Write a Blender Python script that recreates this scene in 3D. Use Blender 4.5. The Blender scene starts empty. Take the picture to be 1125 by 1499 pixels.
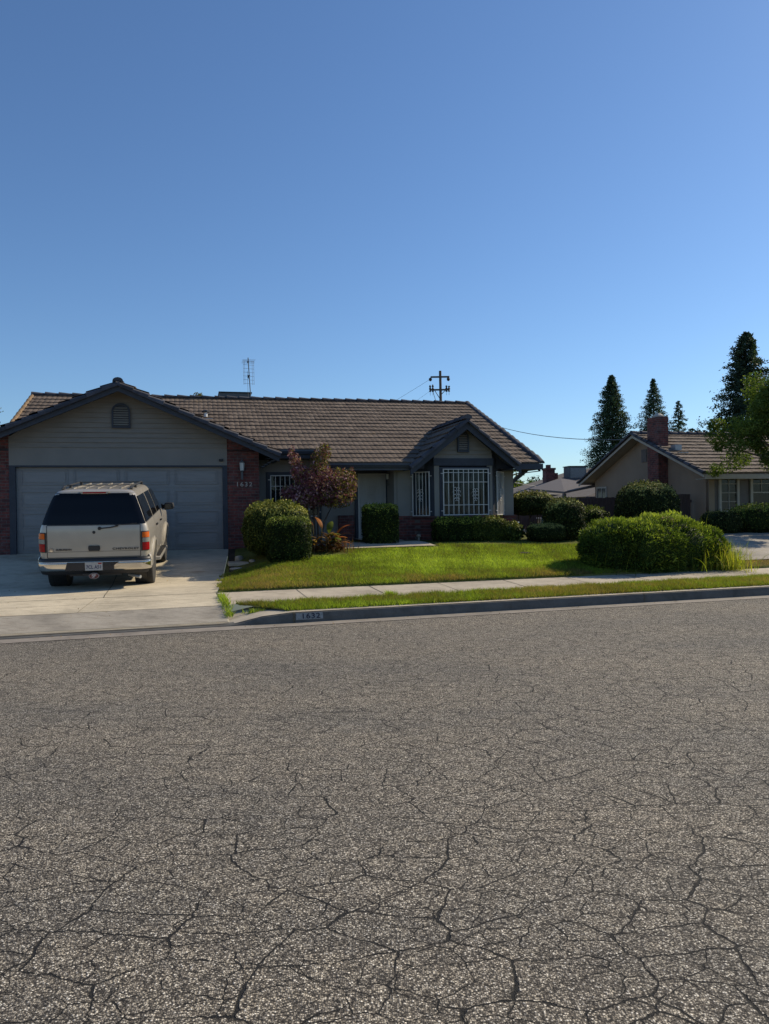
import bpy, math, random
import numpy as np
from mathutils import Vector, Matrix
R = math.radians
random.seed(7); rng = np.random.default_rng(7)
scene = bpy.context.scene
col = scene.collection

# ------------------------------------------------------------------ camera
cam = bpy.data.objects.new('camera', bpy.data.cameras.new('camera'))
col.objects.link(cam); scene.camera = cam
cam.data.sensor_fit = 'VERTICAL'; cam.data.sensor_height = 36.0
cam.data.lens = 1127.0 / 1499.0 * 36.0
cam.data.clip_start = 0.05; cam.data.clip_end = 3000
_f = Vector((0, math.cos(-0.0013), math.sin(-0.0013)))
_r = Vector((1, 0, 0)); _u = _r.cross(_f)
_c, _s = math.cos(0.015), math.sin(0.015)
_R = _r * _c - _u * _s; _U = _u * _c + _r * _s
cam.matrix_world = Matrix(((_R.x, _U.x, -_f.x, 0), (_R.y, _U.y, -_f.y, 0), (_R.z, _U.z, -_f.z, 1.6), (0, 0, 0, 1)))

# ------------------------------------------------------------------ light
SUN_EL = R(34); SUN_AZ = R(31)                # azimuth measured from +X towards +Y
world = bpy.data.worlds.new('World'); scene.world = world; world.use_nodes = True
wn = world.node_tree; wn.nodes.clear()
sky = wn.nodes.new('ShaderNodeTexSky'); sky.sky_type = 'NISHITA'; sky.sun_disc = False
sky.sun_elevation = SUN_EL; sky.sun_rotation = R(90) - SUN_AZ
sky.air_density = 1.0; sky.dust_density = 0.35; sky.ozone_density = 2.2; sky.altitude = 90
bg = wn.nodes.new('ShaderNodeBackground'); bg.inputs[1].default_value = 0.079
wo = wn.nodes.new('ShaderNodeOutputWorld')
tint = wn.nodes.new('ShaderNodeMix'); tint.data_type = 'RGBA'; tint.blend_type = 'MULTIPLY'
tint.inputs[0].default_value = 1.0; tint.inputs[7].default_value = (.95, 1.20, 1.47, 1)
wn.links.new(sky.outputs[0], tint.inputs[6]); wn.links.new(tint.outputs[2], bg.inputs[0]); wn.links.new(bg.outputs[0], wo.inputs[0])
sl = bpy.data.lights.new('sun', 'SUN'); sl.energy = 4.95; sl.angle = R(0.55); sl.color = (1.0, 0.87, 0.66)
sun = bpy.data.objects.new('sun', sl); col.objects.link(sun)
_d = Vector((math.cos(SUN_AZ) * math.cos(SUN_EL), math.sin(SUN_AZ) * math.cos(SUN_EL), math.sin(SUN_EL)))
sun.rotation_euler = _d.to_track_quat('Z', 'Y').to_euler(); sun.location = (30, 20, 40)
scene.view_settings.view_transform = 'Standard'; scene.view_settings.look = 'None'
scene.view_settings.gamma = 1.0; scene.view_settings.use_curve_mapping = False
scene.view_settings.exposure = 0.12
scene.cycles.max_bounces = 8; scene.cycles.transparent_max_bounces = 16

# ------------------------------------------------------------------ frames of reference
SA = np.array([-4.855, 9.677]); SANG = R(17.33)            # street: s along the kerb, t away from the road
SD = np.array([math.cos(SANG), math.sin(SANG)]); SN = np.array([-SD[1], SD[0]])
HO = Vector((-8.869, 18.530, 0)); HANG = R(13.75)           # house: a along the front wall, b going back
def st(s, t): return SA[0] + SD[0] * s + SN[0] * t, SA[1] + SD[1] * s + SN[1] * t
def to_st(x, y):
    dx = np.asarray(x) - SA[0]; dy = np.asarray(y) - SA[1]
    return dx * SD[0] + dy * SD[1], dx * SN[0] + dy * SN[1]
def hw(a, b):
    c, s = math.cos(HANG), math.sin(HANG)
    return HO.x + a * c - b * s, HO.y + a * s + b * c
LT = [0, .35, .36, .5, 1.3, 2.6, 2.75, 4, 6, 7.2, 8, 60, 400]
LZ = [0, .0, .15, .155, .2, .26, .29, .40, .62, .76, .78, .8, .8]
DT = [0, .35, .5, 1.3, 2.6, 5.2, 8.2, 9.6, 60]
DZ = [0, .01, .03, .19, .26, .285, .55, .69, .69]
def G(s, t):                                                # ground height
    g = np.interp(t, LT, LZ); d = np.interp(t, DT, DZ)
    k = np.clip((np.asarray(s) - 2.9 - np.maximum(0, np.asarray(t) - 2.6) * .135) / 1.4, 0, 1); k = k * k * (3 - 2 * k)
    return np.where(np.asarray(t) > 2.6, d * (1 - k) + g * k, g)
def Gxy(x, y):
    s, t = to_st(x, y); return float(G(s, t))

# ------------------------------------------------------------------ materials
def new_mat(name):
    m = bpy.data.materials.new(name); m.use_nodes = True
    nt = m.node_tree; b = nt.nodes['Principled BSDF']; return m, nt, b
def N(nt, t, **kw):
    n = nt.nodes.new(t)
    for k, v in kw.items():
        if k in ('op',): n.operation = v
        elif k == 'dt': n.data_type = v
        elif k == 'bt': n.blend_type = v
        else: setattr(n, k, v)
    return n
def L(nt, a, b): nt.links.new(a, b)
def coords(nt, space='Object', scale=None):
    tc = N(nt, 'ShaderNodeTexCoord')
    if scale is None: return tc.outputs[space]
    mp = N(nt, 'ShaderNodeMapping'); mp.inputs['Scale'].default_value = scale
    L(nt, tc.outputs[space], mp.inputs[0]); return mp.outputs[0]
def noise(nt, co, scale, detail=4, rough=.55, dist=0):
    n = N(nt, 'ShaderNodeTexNoise'); n.inputs['Scale'].default_value = scale
    n.inputs['Detail'].default_value = detail; n.inputs['Roughness'].default_value = rough
    n.inputs['Distortion'].default_value = dist; L(nt, co, n.inputs['Vector']); return n
def ramp(nt, fac, stops):
    r = N(nt, 'ShaderNodeValToRGB'); e = r.color_ramp.elements
    while len(e) < len(stops): e.new(0.5)
    for el, (p, c) in zip(e, stops):
        el.position = p; el.color = (*c, 1) if len(c) == 3 else c
    L(nt, fac, r.inputs[0]); return r.outputs[0]
def mixc(nt, a, b, fac, bt='MIX'):
    m = N(nt, 'ShaderNodeMix', dt='RGBA', bt=bt)
    for sock, v in ((m.inputs[0], fac), (m.inputs[6], a), (m.inputs[7], b)):
        if hasattr(v, 'is_output'): L(nt, v, sock)
        elif isinstance(v, (int, float)): sock.default_value = v
        else: sock.default_value = (*v, 1)
    return m.outputs[2]
def math_(nt, op, a, b=None, clamp=False):
    m = N(nt, 'ShaderNodeMath', op=op); m.use_clamp = clamp
    for i, v in enumerate((a, b)):
        if v is None: continue
        if hasattr(v, 'is_output'): L(nt, v, m.inputs[i])
        else: m.inputs[i].default_value = v
    return m.outputs[0]
def bump(nt, b, h, strength, dist, prev=None):
    n = N(nt, 'ShaderNodeBump'); n.inputs['Strength'].default_value = strength; n.inputs['Distance'].default_value = dist
    L(nt, h, n.inputs['Height'])
    if prev is not None: L(nt, prev, n.inputs['Normal'])
    L(nt, n.outputs[0], b.inputs['Normal']); return n.outputs[0]
def simple(name, c, rough=.7, var=.15, scale=6, metal=0, bs=0, bscale=60, spec=.5, tint=0, coat=0, stretch=None):
    m, nt, b = new_mat(name)
    co = coords(nt, 'Object', stretch)
    n = noise(nt, co, scale, 5)
    lo = tuple(max(0, x * (1 - var)) for x in c); hi = tuple(min(1, x * (1 + var)) for x in c)
    o = ramp(nt, n.outputs[0], [(.3, lo), (.7, hi)])
    if tint:
        at = N(nt, 'ShaderNodeAttribute'); at.attribute_name = 'tint'
        k = ramp(nt, at.outputs['Fac'], [(0, (1 - tint,) * 3), (1, (1 + tint,) * 3)])
        o = mixc(nt, o, k, 1.0, 'MULTIPLY')
    L(nt, o, b.inputs['Base Color'])
    b.inputs['Roughness'].default_value = rough; b.inputs['Metallic'].default_value = metal
    b.inputs['Specular IOR Level'].default_value = spec
    if coat: b.inputs['Coat Weight'].default_value = coat; b.inputs['Coat Roughness'].default_value = .06
    if bs: bump(nt, b, noise(nt, co, bscale, 4).outputs[0], bs, .01)
    return m

def leaf_mat(name, cols, trans=.3, rough=.5, patch=1.3, spec=.10):
    rough = max(rough, .6)
    m, nt, b = new_mat(name)
    at = N(nt, 'ShaderNodeAttribute'); at.attribute_name = 'tint'
    n = len(cols)
    c = ramp(nt, at.outputs['Fac'], [(i / (n - 1), k) for i, k in enumerate(cols)])
    nz = noise(nt, coords(nt), patch, 3)
    c = mixc(nt, c, ramp(nt, nz.outputs[0], [(.3, (.72, .72, .72)), (.7, (1.25, 1.25, 1.2))]), 1, 'MULTIPLY')
    L(nt, c, b.inputs['Base Color']); b.inputs['Roughness'].default_value = rough
    b.inputs['Specular IOR Level'].default_value = spec
    tr = N(nt, 'ShaderNodeBsdfTranslucent')
    L(nt, mixc(nt, c, (1.5, 1.6, .55), 1, 'MULTIPLY'), tr.inputs[0])
    mx = N(nt, 'ShaderNodeMixShader'); mx.inputs[0].default_value = trans
    L(nt, b.outputs[0], mx.inputs[1]); L(nt, tr.outputs[0], mx.inputs[2])
    L(nt, mx.outputs[0], nt.nodes['Material Output'].inputs[0]); return m

def asphalt():
    m, nt, b = new_mat('asphalt')
    co = coords(nt)
    def warp(src, scale, amp, detail=3):
        n = noise(nt, co, scale, detail, .6); sb = N(nt, 'ShaderNodeVectorMath', op='SUBTRACT'); L(nt, n.outputs['Color'], sb.inputs[0]); sb.inputs[1].default_value = (.5, .5, .5)
        sc = N(nt, 'ShaderNodeVectorMath', op='SCALE'); L(nt, sb.outputs[0], sc.inputs[0]); sc.inputs['Scale'].default_value = amp
        ad = N(nt, 'ShaderNodeVectorMath', op='ADD'); L(nt, src, ad.inputs[0]); L(nt, sc.outputs[0], ad.inputs[1]); return ad.outputs[0]
    cw = warp(co, 140, .006)
    v = N(nt, 'ShaderNodeTexVoronoi'); v.inputs['Scale'].default_value = 142; L(nt, cw, v.inputs['Vector'])
    sep = N(nt, 'ShaderNodeSeparateColor'); L(nt, v.outputs['Color'], sep.inputs[0])
    stone = ramp(nt, sep.outputs[0], [(0, (.045, .041, .035)), (.30, (.145, .130, .108)), (.60, (.31, .28, .228)), (.88, (.56, .51, .41)), (1, (.92, .87, .75))])
    gap = ramp(nt, v.outputs['Distance'], [(.30, (1.08, 1.08, 1.08)), (.62, (.26, .25, .25))])
    c = mixc(nt, stone, gap, .95, 'MULTIPLY')
    fines = noise(nt, co, 420, 3); c = mixc(nt, c, ramp(nt, fines.outputs[0], [(.3, (.72, .72, .72)), (.7, (1.25, 1.25, 1.25))]), 1, 'MULTIPLY')
    big = noise(nt, coords(nt, 'Object', (.35, .8, 1)), .9, 5, .6)
    c = mixc(nt, c, ramp(nt, big.outputs[0], [(.30, (.76, .78, .82)), (.5, (1, .99, .98)), (.70, (1.14, 1.11, 1.07))]), 1, 'MULTIPLY')
    mid = noise(nt, co, 9, 5, .65)
    c = mixc(nt, c, ramp(nt, mid.outputs[0], [(.3, (.74, .74, .76)), (.7, (1.2, 1.18, 1.15))]), 1, 'MULTIPLY')
    oil = noise(nt, coords(nt, 'Object', (1, 1.6, 1)), 1.7, 4, .5)
    c = mixc(nt, c, (.05, .05, .055), math_(nt, 'MULTIPLY', ramp(nt, oil.outputs[0], [(.66, (0, 0, 0)), (.78, (1, 1, 1))]), .45))
    xs = N(nt, 'ShaderNodeSeparateXYZ'); L(nt, co, xs.inputs[0])
    w1 = warp(warp(warp(co, 3.2, .10, 2), 14, .035, 2), 60, .014, 3)
    def crack(scale, width, nscale, lo, hi, off):
        e = N(nt, 'ShaderNodeTexVoronoi', feature='DISTANCE_TO_EDGE', voronoi_dimensions='2D'); e.inputs['Scale'].default_value = scale
        mp = N(nt, 'ShaderNodeMapping'); mp.inputs['Location'].default_value = (off, off * .7, 0); mp.inputs['Rotation'].default_value = (0, 0, .12); mp.inputs['Scale'].default_value = (.80, 1.22, 0.001)
        L(nt, w1, mp.inputs[0]); L(nt, mp.outputs[0], e.inputs['Vector'])
        w = noise(nt, co, nscale, 4, .65)
        gx = math_(nt, 'MULTIPLY', math_(nt, 'SUBTRACT', math_(nt, 'ADD', xs.outputs[0], 4.5), xs.outputs[1]), .018)
        ww = math_(nt, 'ADD', w.outputs[0], math_(nt, 'MINIMUM', math_(nt, 'MAXIMUM', gx, -.10), .05))
        wr = N(nt, 'ShaderNodeMapRange'); wr.inputs['From Min'].default_value = lo; wr.inputs['From Max'].default_value = hi
        wr.inputs['To Min'].default_value = 0; wr.inputs['To Max'].default_value = width * scale; L(nt, ww, wr.inputs[0])
        q = math_(nt, 'DIVIDE', e.outputs['Distance'], math_(nt, 'ADD', wr.outputs[0], .0001))
        return math_(nt, 'SUBTRACT', 1.0, q, True)
    k1 = crack(3.5, .0066, 2.2, .32, .62, 0)
    k2 = crack(6.4, .0050, 3.0, .36, .70, 3.3)
    k = math_(nt, 'MAXIMUM', k1, k2)
    kk = N(nt, 'ShaderNodeMapRange'); kk.inputs['From Max'].default_value = .45; L(nt, k, kk.inputs[0])
    c = mixc(nt, c, (.014, .013, .012), kk.outputs[0])
    L(nt, c, b.inputs['Base Color']); b.inputs['Roughness'].default_value = .85; b.inputs['Specular IOR Level'].default_value = .3
    h1 = math_(nt, 'SUBTRACT', 1.0, v.outputs['Distance'])
    h1 = math_(nt, 'ADD', math_(nt, 'MULTIPLY', h1, .5), math_(nt, 'MULTIPLY', sep.outputs[1], .8))
    p = bump(nt, b, h1, 1.0, .0055)
    p = bump(nt, b, fines.outputs[0], .4, .002, p)
    p = bump(nt, b, mid.outputs[0], .6, .02, p)
    bump(nt, b, math_(nt, 'SUBTRACT', 1.0, kk.outputs[0]), 1.0, .012, p)
    return m

def concrete(name, c, seed=0, stains=True):
    m, nt, b = new_mat(name); co = coords(nt)
    n1 = noise(nt, co, 1.1 + seed, 6, .6); n2 = noise(nt, co, 90, 3); n3 = noise(nt, coords(nt, 'Object', (1, 3, 1)), 4.2, 6, .65)
    k = ramp(nt, n1.outputs[0], [(.32, tuple(x * .72 for x in c)), (.52, c), (.7, tuple(x * 1.14 for x in c))])
    k = mixc(nt, k, ramp(nt, n2.outputs[0], [(.3, (.86,) * 3), (.7, (1.1,) * 3)]), 1, 'MULTIPLY')
    k = mixc(nt, k, ramp(nt, n3.outputs[0], [(.36, (.74, .72, .70)), (.52, (1, 1, 1))]), .8, 'MULTIPLY')
    if stains:
        rs = noise(nt, co, .8, 4, .6); k = mixc(nt, k, (.30, .17, .08), math_(nt, 'MULTIPLY', ramp(nt, rs.outputs[0], [(.60, (0, 0, 0)), (.74, (1, 1, 1))]), .55))
    L(nt, k, b.inputs['Base Color']); b.inputs['Roughness'].default_value = .85
    bump(nt, b, n2.outputs[0], .35, .006, bump(nt, b, n3.outputs[0], .3, .01)); return m

def brick(name, axis='x'):
    m, nt, b = new_mat(name)
    xyz = N(nt, 'ShaderNodeSeparateXYZ'); L(nt, coords(nt), xyz.inputs[0])
    cb = N(nt, 'ShaderNodeCombineXYZ'); L(nt, math_(nt, 'ADD', xyz.outputs[0], xyz.outputs[1]), cb.inputs[0]); L(nt, xyz.outputs[2], cb.inputs[1])
    t = N(nt, 'ShaderNodeTexBrick'); L(nt, cb.outputs[0], t.inputs['Vector'])
    t.inputs['Scale'].default_value = 1; t.inputs['Brick Width'].default_value = .215; t.inputs['Row Height'].default_value = .075
    t.inputs['Mortar Size'].default_value = .007; t.inputs['Mortar Smooth'].default_value = .2; t.inputs['Bias'].default_value = -.1
    t.inputs['Color1'].default_value = (.19, .055, .045, 1); t.inputs['Color2'].default_value = (.075, .032, .032, 1)
    t.inputs['Mortar'].default_value = (.13, .11, .10, 1)
    n = noise(nt, coords(nt), 9, 5)
    c = mixc(nt, t.outputs[0], ramp(nt, n.outputs[0], [(.3, (.6, .6, .62)), (.7, (1.3, 1.2, 1.15))]), 1, 'MULTIPLY')
    wt = noise(nt, coords(nt), 2.2, 6, .7)                                         # lime bloom
    c = mixc(nt, c, (.16, .14, .14), math_(nt, 'MULTIPLY', ramp(nt, wt.outputs[0], [(.54, (0, 0, 0)), (.72, (1, 1, 1))]), .5))
    L(nt, c, b.inputs['Base Color']); b.inputs['Roughness'].default_value = .9
    bump(nt, b, math_(nt, 'SUBTRACT', 1, t.outputs['Fac']), .8, .008); return m

def tile_mat(name, c1, c2, c3):
    m, nt, b = new_mat(name)
    at = N(nt, 'ShaderNodeAttribute'); at.attribute_name = 'tint'
    c = ramp(nt, at.outputs['Fac'], [(0, c1), (.5, c2), (1, c3)])
    n = noise(nt, coords(nt, 'Object', (3, 3, 3)), 6, 5, .7)
    c = mixc(nt, c, ramp(nt, n.outputs[0], [(.3, (.6, .6, .6)), (.7, (1.35, 1.3, 1.25))]), 1, 'MULTIPLY')
    n2 = noise(nt, coords(nt), 2.0, 6, .75)
    c = mixc(nt, c, (.26, .17, .07), math_(nt, 'MULTIPLY', ramp(nt, n2.outputs[0], [(.60, (0, 0, 0)), (.75, (1, 1, 1))]), .5))
    L(nt, c, b.inputs['Base Color']); b.inputs['Roughness'].default_value = .9; b.inputs['Specular IOR Level'].default_value = .2
    bump(nt, b, n.outputs[0], .6, .01); return m

def ground_mat(name, stops, scale, fine=60, bs=.6):
    m, nt, b = new_mat(name); co = coords(nt)
    n = noise(nt, co, scale, 7, .65); n2 = noise(nt, co, fine, 4, .7)
    c = ramp(nt, n.outputs[0], stops)
    c = mixc(nt, c, ramp(nt, n2.outputs[0], [(.3, (.5, .5, .5)), (.7, (1.4, 1.4, 1.4))]), 1, 'MULTIPLY')
    L(nt, c, b.inputs['Base Color']); b.inputs['Roughness'].default_value = .95; b.inputs['Specular IOR Level'].default_value = .1
    bump(nt, b, n2.outputs[0], bs, .03); return m

def glass_mat(name, c=(.012, .014, .018), rough=.04, tr=.0):
    m, nt, b = new_mat(name)
    b.inputs['Base Color'].default_value = (*c, 1); b.inputs['Roughness'].default_value = rough
    b.inputs['Specular IOR Level'].default_value = .6
    n = noise(nt, coords(nt), 1.5, 2); bump(nt, b, n.outputs[0], .05, .02)
    if tr:
        t = N(nt, 'ShaderNodeBsdfTransparent'); t.inputs[0].default_value = (.8, .85, .85, 1)
        mx = N(nt, 'ShaderNodeMixShader'); mx.inputs[0].default_value = tr
        L(nt, b.outputs[0], mx.inputs[1]); L(nt, t.outputs[0], mx.inputs[2]); L(nt, mx.outputs[0], nt.nodes['Material Output'].inputs[0])
    return m

M = {}
M['asphalt'] = asphalt()
M['concrete'] = concrete('driveway_concrete', (.55, .475, .345))
M['walk'] = concrete('sidewalk_concrete', (.44, .38, .29), .4, False)
M['kerb'] = concrete('kerb_concrete', (.12, .115, .105), .9, False)
M['gutter'] = concrete('gutter_concrete', (.25, .22, .185), .7, False)
M['joint'] = simple('joint_dirt_and_lip_shade', (.09, .075, .05), .95, .4, 20)
M['brick'] = brick('brick')
M['siding'] = simple('siding_paint', (.23, .205, .17), .75, .10, 2.5, bs=.15, bscale=90, stretch=(1, 1, 6))
M['stucco'] = simple('stucco', (.24, .225, .20), .9, .08, 1.5, bs=.6, bscale=110)
M['doorpaint'] = simple('garage_door_paint', (.255, .245, .235), .6, .08, 2, bs=.12, bscale=60, stretch=(1, 1, 8))
M['navy'] = simple('navy_trim', (.030, .036, .050), .6, .2, 5, bs=.1)
M['rake'] = simple('dark_rake_tile', (.055, .055, .065), .9, .35, 5, bs=.5, bscale=30, tint=.3)
M['soffit'] = simple('soffit_paint', (.06, .065, .075), .8, .1)
M['tile'] = tile_mat('roof_tile', (.115, .090, .073), (.136, .107, .086), (.168, .134, .108))
M['tile2'] = tile_mat('neighbour_roof_tile', (.125, .100, .080), (.155, .125, .102), (.19, .155, .13))
M['white'] = simple('white_paint', (.72, .72, .70), .5, .06)
M['bars'] = simple('bar_paint', (.60, .58, .55), .5, .1)
M['offwhite'] = simple('door_white', (.50, .49, .46), .5, .06)
M['cream'] = simple('cream_trim', (.40, .36, .30), .7, .08)
M['tan'] = simple('tan_stucco', (.28, .21, .15), .92, .1, 1.2, bs=.5, bscale=100)
M['taupe'] = simple('taupe_panel', (.145, .125, .115), .8, .1)
M['curtain'] = simple('curtain', (.50, .51, .52), .9, .05)
M['glass'] = glass_mat('window_glass', (.02, .024, .028), .03, .55)
M['dglass'] = glass_mat('dark_glass')
M['black'] = simple('black_plastic', (.018, .018, .02), .5, .2)
M['wood'] = simple('fence_wood', (.085, .055, .050), .9, .3, 4, bs=.4, bscale=40, stretch=(6, 6, .6))
M['pole'] = simple('pole_wood', (.10, .075, .055), .9, .25, 4)
M['metal'] = simple('galvanised', (.38, .39, .40), .45, .15, 8, metal=.6)
M['greymetal'] = simple('grey_metal', (.10, .11, .115), .6, .2)
M['bark'] = simple('bark', (.115, .085, .065), .95, .35, 14, bs=.8, bscale=40)
M['soil'] = ground_mat('soil', [(.3, (.035, .026, .019)), (.6, (.075, .055, .04)), (.8, (.13, .10, .075))], 2.2)
M['turf'] = ground_mat('turf_soil', [(.3, (.07, .085, .02)), (.55, (.12, .13, .03)), (.75, (.19, .15, .07))], 1.2)
M['field'] = ground_mat('far_ground', [(.3, (.10, .09, .05)), (.6, (.14, .12, .07))], .2)
M['rock'] = simple('rock', (.36, .33, .29), .9, .3, 6, bs=.6, bscale=20)

# ------------------------------------------------------------------ mesh helpers
SPLIT = {'brick_pillar', 'brick_wainscot', 'brick_sill', 'bay_wall', 'soffit_panel', 'fascia', 'barge_board', 'wall', 'soffit', 'gutter', 'roof_deck', 'door_frame', 'wall_panel', 'rail', 'brace', 'interior_wall', 'stand', 'clamp', 'lens_pair'}
class MB:
    def __init__(s): s.v = []; s.f = []; s.t = []; s.ends = []
    def add(s, vs, fs, tint=.5):
        o = len(s.v); s.v += [tuple(v) for v in vs]; s.f += [tuple(i + o for i in f) for f in fs]; s.t += [tint] * len(fs); s.ends.append((len(s.v), len(s.f)))
    def box(s, x0, x1, y0, y1, z0, z1, M4=None, tint=.5):
        vs = [(x, y, z) for z in (z0, z1) for y in (y0, y1) for x in (x0, x1)]
        if M4 is not None: vs = [tuple(M4 @ Vector(v)) for v in vs]
        s.add(vs, [(0, 2, 3, 1), (4, 5, 7, 6), (0, 1, 5, 4), (2, 6, 7, 3), (0, 4, 6, 2), (1, 3, 7, 5)], tint)
    def prism(s, poly, d, tint=.5):                    # poly: list of 3D points, d: extrusion vector
        n = len(poly); d = Vector(d)
        vs = [Vector(p) for p in poly]; vs += [v + d for v in vs]
        s.add(vs, [tuple(range(n))[::-1], tuple(range(n, 2 * n))] + [(i, (i + 1) % n, n + (i + 1) % n, n + i) for i in range(n)], tint)
    def tube(s, pts, r, n=8, r1=None, cap=True):
        pts = [Vector(p) for p in pts]; k = len(pts); rings = []
        for i, p in enumerate(pts):
            d = (pts[min(i + 1, k - 1)] - pts[max(i - 1, 0)]).normalized()
            up = Vector((0, 0, 1)) if abs(d.z) < .9 else Vector((1, 0, 0))
            a = d.cross(up).normalized(); b = a.cross(d)
            rr = r if r1 is None else r + (r1 - r) * i / (k - 1)
            rings.append([p + a * (math.cos(2 * math.pi * j / n) * rr) + b * (math.sin(2 * math.pi * j / n) * rr) for j in range(n)])
        fs = [(i * n + j, i * n + (j + 1) % n, (i + 1) * n + (j + 1) % n, (i + 1) * n + j) for i in range(k - 1) for j in range(n)]
        if cap: fs += [tuple(range(n))[::-1], tuple((k - 1) * n + j for j in range(n))]
        s.add([v for r_ in rings for v in r_], fs)
    def grid(s, P, tint=.5):                           # P[i][j] of points
        ni, nj = len(P), len(P[0])
        s.add([p for row in P for p in row], [(i * nj + j, i * nj + j + 1, (i + 1) * nj + j + 1, (i + 1) * nj + j) for i in range(ni - 1) for j in range(nj - 1)], tint)
    def lathe(s, prof, c=(0, 0, 0), n=20, axis='z'):
        vs = []
        for r, h in prof:
            for j in range(n):
                a = 2 * math.pi * j / n; x, y = r * math.cos(a), r * math.sin(a)
                vs.append({'z': (c[0] + x, c[1] + y, c[2] + h), 'x': (c[0] + h, c[1] + x, c[2] + y), 'y': (c[0] + x, c[1] + h, c[2] + y)}[axis])
        k = len(prof)
        s.add(vs, [(i * n + j, i * n + (j + 1) % n, (i + 1) * n + (j + 1) % n, (i + 1) * n + j) for i in range(k - 1) for j in range(n)] + [tuple(range(n)), tuple((k - 1) * n + j for j in range(n))])
    def build(s, name, mat, parent=None, smooth=False, loc=None, bev=0):
        if name in SPLIT and len(s.ends) > 1:
            o = None; v0 = f0 = 0
            for v1, f1 in s.ends:
                q = MB(); q.v = s.v[v0:v1]; q.f = [tuple(i - v0 for i in f) for f in s.f[f0:f1]]; q.t = s.t[f0:f1]; q.ends = [(v1, f1)]
                o2 = q.build(name, mat, parent, smooth, loc, bev); o = o or o2; v0, f0 = v1, f1
            return o
        me = bpy.data.meshes.new(name); me.from_pydata(s.v, [], s.f)
        at = me.attributes.new('tint', 'FLOAT', 'FACE'); at.data.foreach_set('value', s.t)
        me.materials.append(mat)
        if smooth: me.polygons.foreach_set('use_smooth', [True] * len(me.polygons))
        me.validate(); me.update()
        o = bpy.data.objects.new(name, me); col.objects.link(o)
        if parent: o.parent = parent
        if loc: o.location = loc
        if bev:
            md = o.modifiers.new('b', 'BEVEL'); md.width = bev; md.segments = 2; md.limit_method = 'ANGLE'
        return o
def np_obj(name, V, F, mat, parent=None, tint=None, loc=None):
    V = np.asarray(V, np.float32); F = np.asarray(F, np.int32); k = F.shape[1]
    me = bpy.data.meshes.new(name)
    me.vertices.add(len(V)); me.vertices.foreach_set('co', V.ravel())
    me.loops.add(F.size); me.loops.foreach_set('vertex_index', F.ravel())
    me.polygons.add(len(F)); me.polygons.foreach_set('loop_start', np.arange(0, F.size, k, dtype=np.int32))
    me.polygons.foreach_set('loop_total', np.full(len(F), k, np.int32))
    me.update(calc_edges=True)
    if tint is not None:
        at = me.attributes.new('tint', 'FLOAT', 'FACE'); at.data.foreach_set('value', np.asarray(tint, np.float32))
    me.materials.append(mat)
    o = bpy.data.objects.new(name, me); col.objects.link(o)
    if parent: o.parent = parent
    if loc is not None: o.location = loc
    return o
def tag(o, label=None, cat=None, group=None, kind=None):
    if label: o['label'] = label
    if cat: o['category'] = cat
    if group: o['group'] = group
    if kind: o['kind'] = kind
    return o
def thing(name, label, cat, loc=(0, 0, 0), rz=0, group=None):
    o = bpy.data.objects.new(name, None); col.objects.link(o); o.empty_display_size = .3
    o.location = loc; o.rotation_euler = (0, 0, rz); return tag(o, label, cat, group)
def text_part(name, txt, size, mat, parent, loc, rot, ext=.003, sx=1.0, bold=.0, spacing=1.0):
    cu = bpy.data.curves.new(name, 'FONT'); cu.body = txt; cu.size = size; cu.extrude = ext; cu.offset = bold
    cu.align_x = 'CENTER'; cu.align_y = 'CENTER'; cu.space_character = spacing
    to = bpy.data.objects.new('tmp', cu); col.objects.link(to)
    dg = bpy.context.evaluated_depsgraph_get(); dg.update()
    me = bpy.data.meshes.new_from_object(to.evaluated_get(dg)); bpy.data.objects.remove(to)
    me.name = name; me.materials.clear(); me.materials.append(mat)
    o = bpy.data.objects.new(name, me); col.objects.link(o); o.parent = parent
    o.location = loc; o.rotation_euler = rot; o.scale = (sx, 1, 1); return o
def leaves(P, Nn, size, aspect=.55, jit=.5, fold=.0, droop=0):
    """quads (diamond leaves) at P facing about Nn"""
    n = len(P); r = rng.normal(size=(n, 3)); d = Nn + r * jit; d /= np.linalg.norm(d, axis=1)[:, None] + 1e-9
    t = np.cross(d, rng.normal(size=(n, 3))); t /= np.linalg.norm(t, axis=1)[:, None] + 1e-9
    if droop: t[:, 2] -= droop; t /= np.linalg.norm(t, axis=1)[:, None]
    b = np.cross(d, t); sz = (size * rng.uniform(.6, 1.35, n))[:, None]
    V = np.stack([P - t * sz, P + b * sz * aspect, P + t * sz, P - b * sz * aspect], 1).reshape(-1, 3)
    F = np.arange(4 * n).reshape(n, 4); return V, F
def vnoise(P, f, seed=0):
    P = np.asarray(P); a = 0
    for i in range(4):
        q = P * f * (1.7 ** i) + seed * 3.1 + i * 7.7
        a = a + (np.sin(q[:, 0] * 1.3 + np.cos(q[:, 1] * 1.7 + i)) + np.sin(q[:, 1] * 1.1 + np.cos(q[:, 2] * 1.9)) + np.sin(q[:, 2] * 1.5 + np.cos(q[:, 0] * 1.2))) / (3 * 1.5 ** i)
    return a

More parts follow.
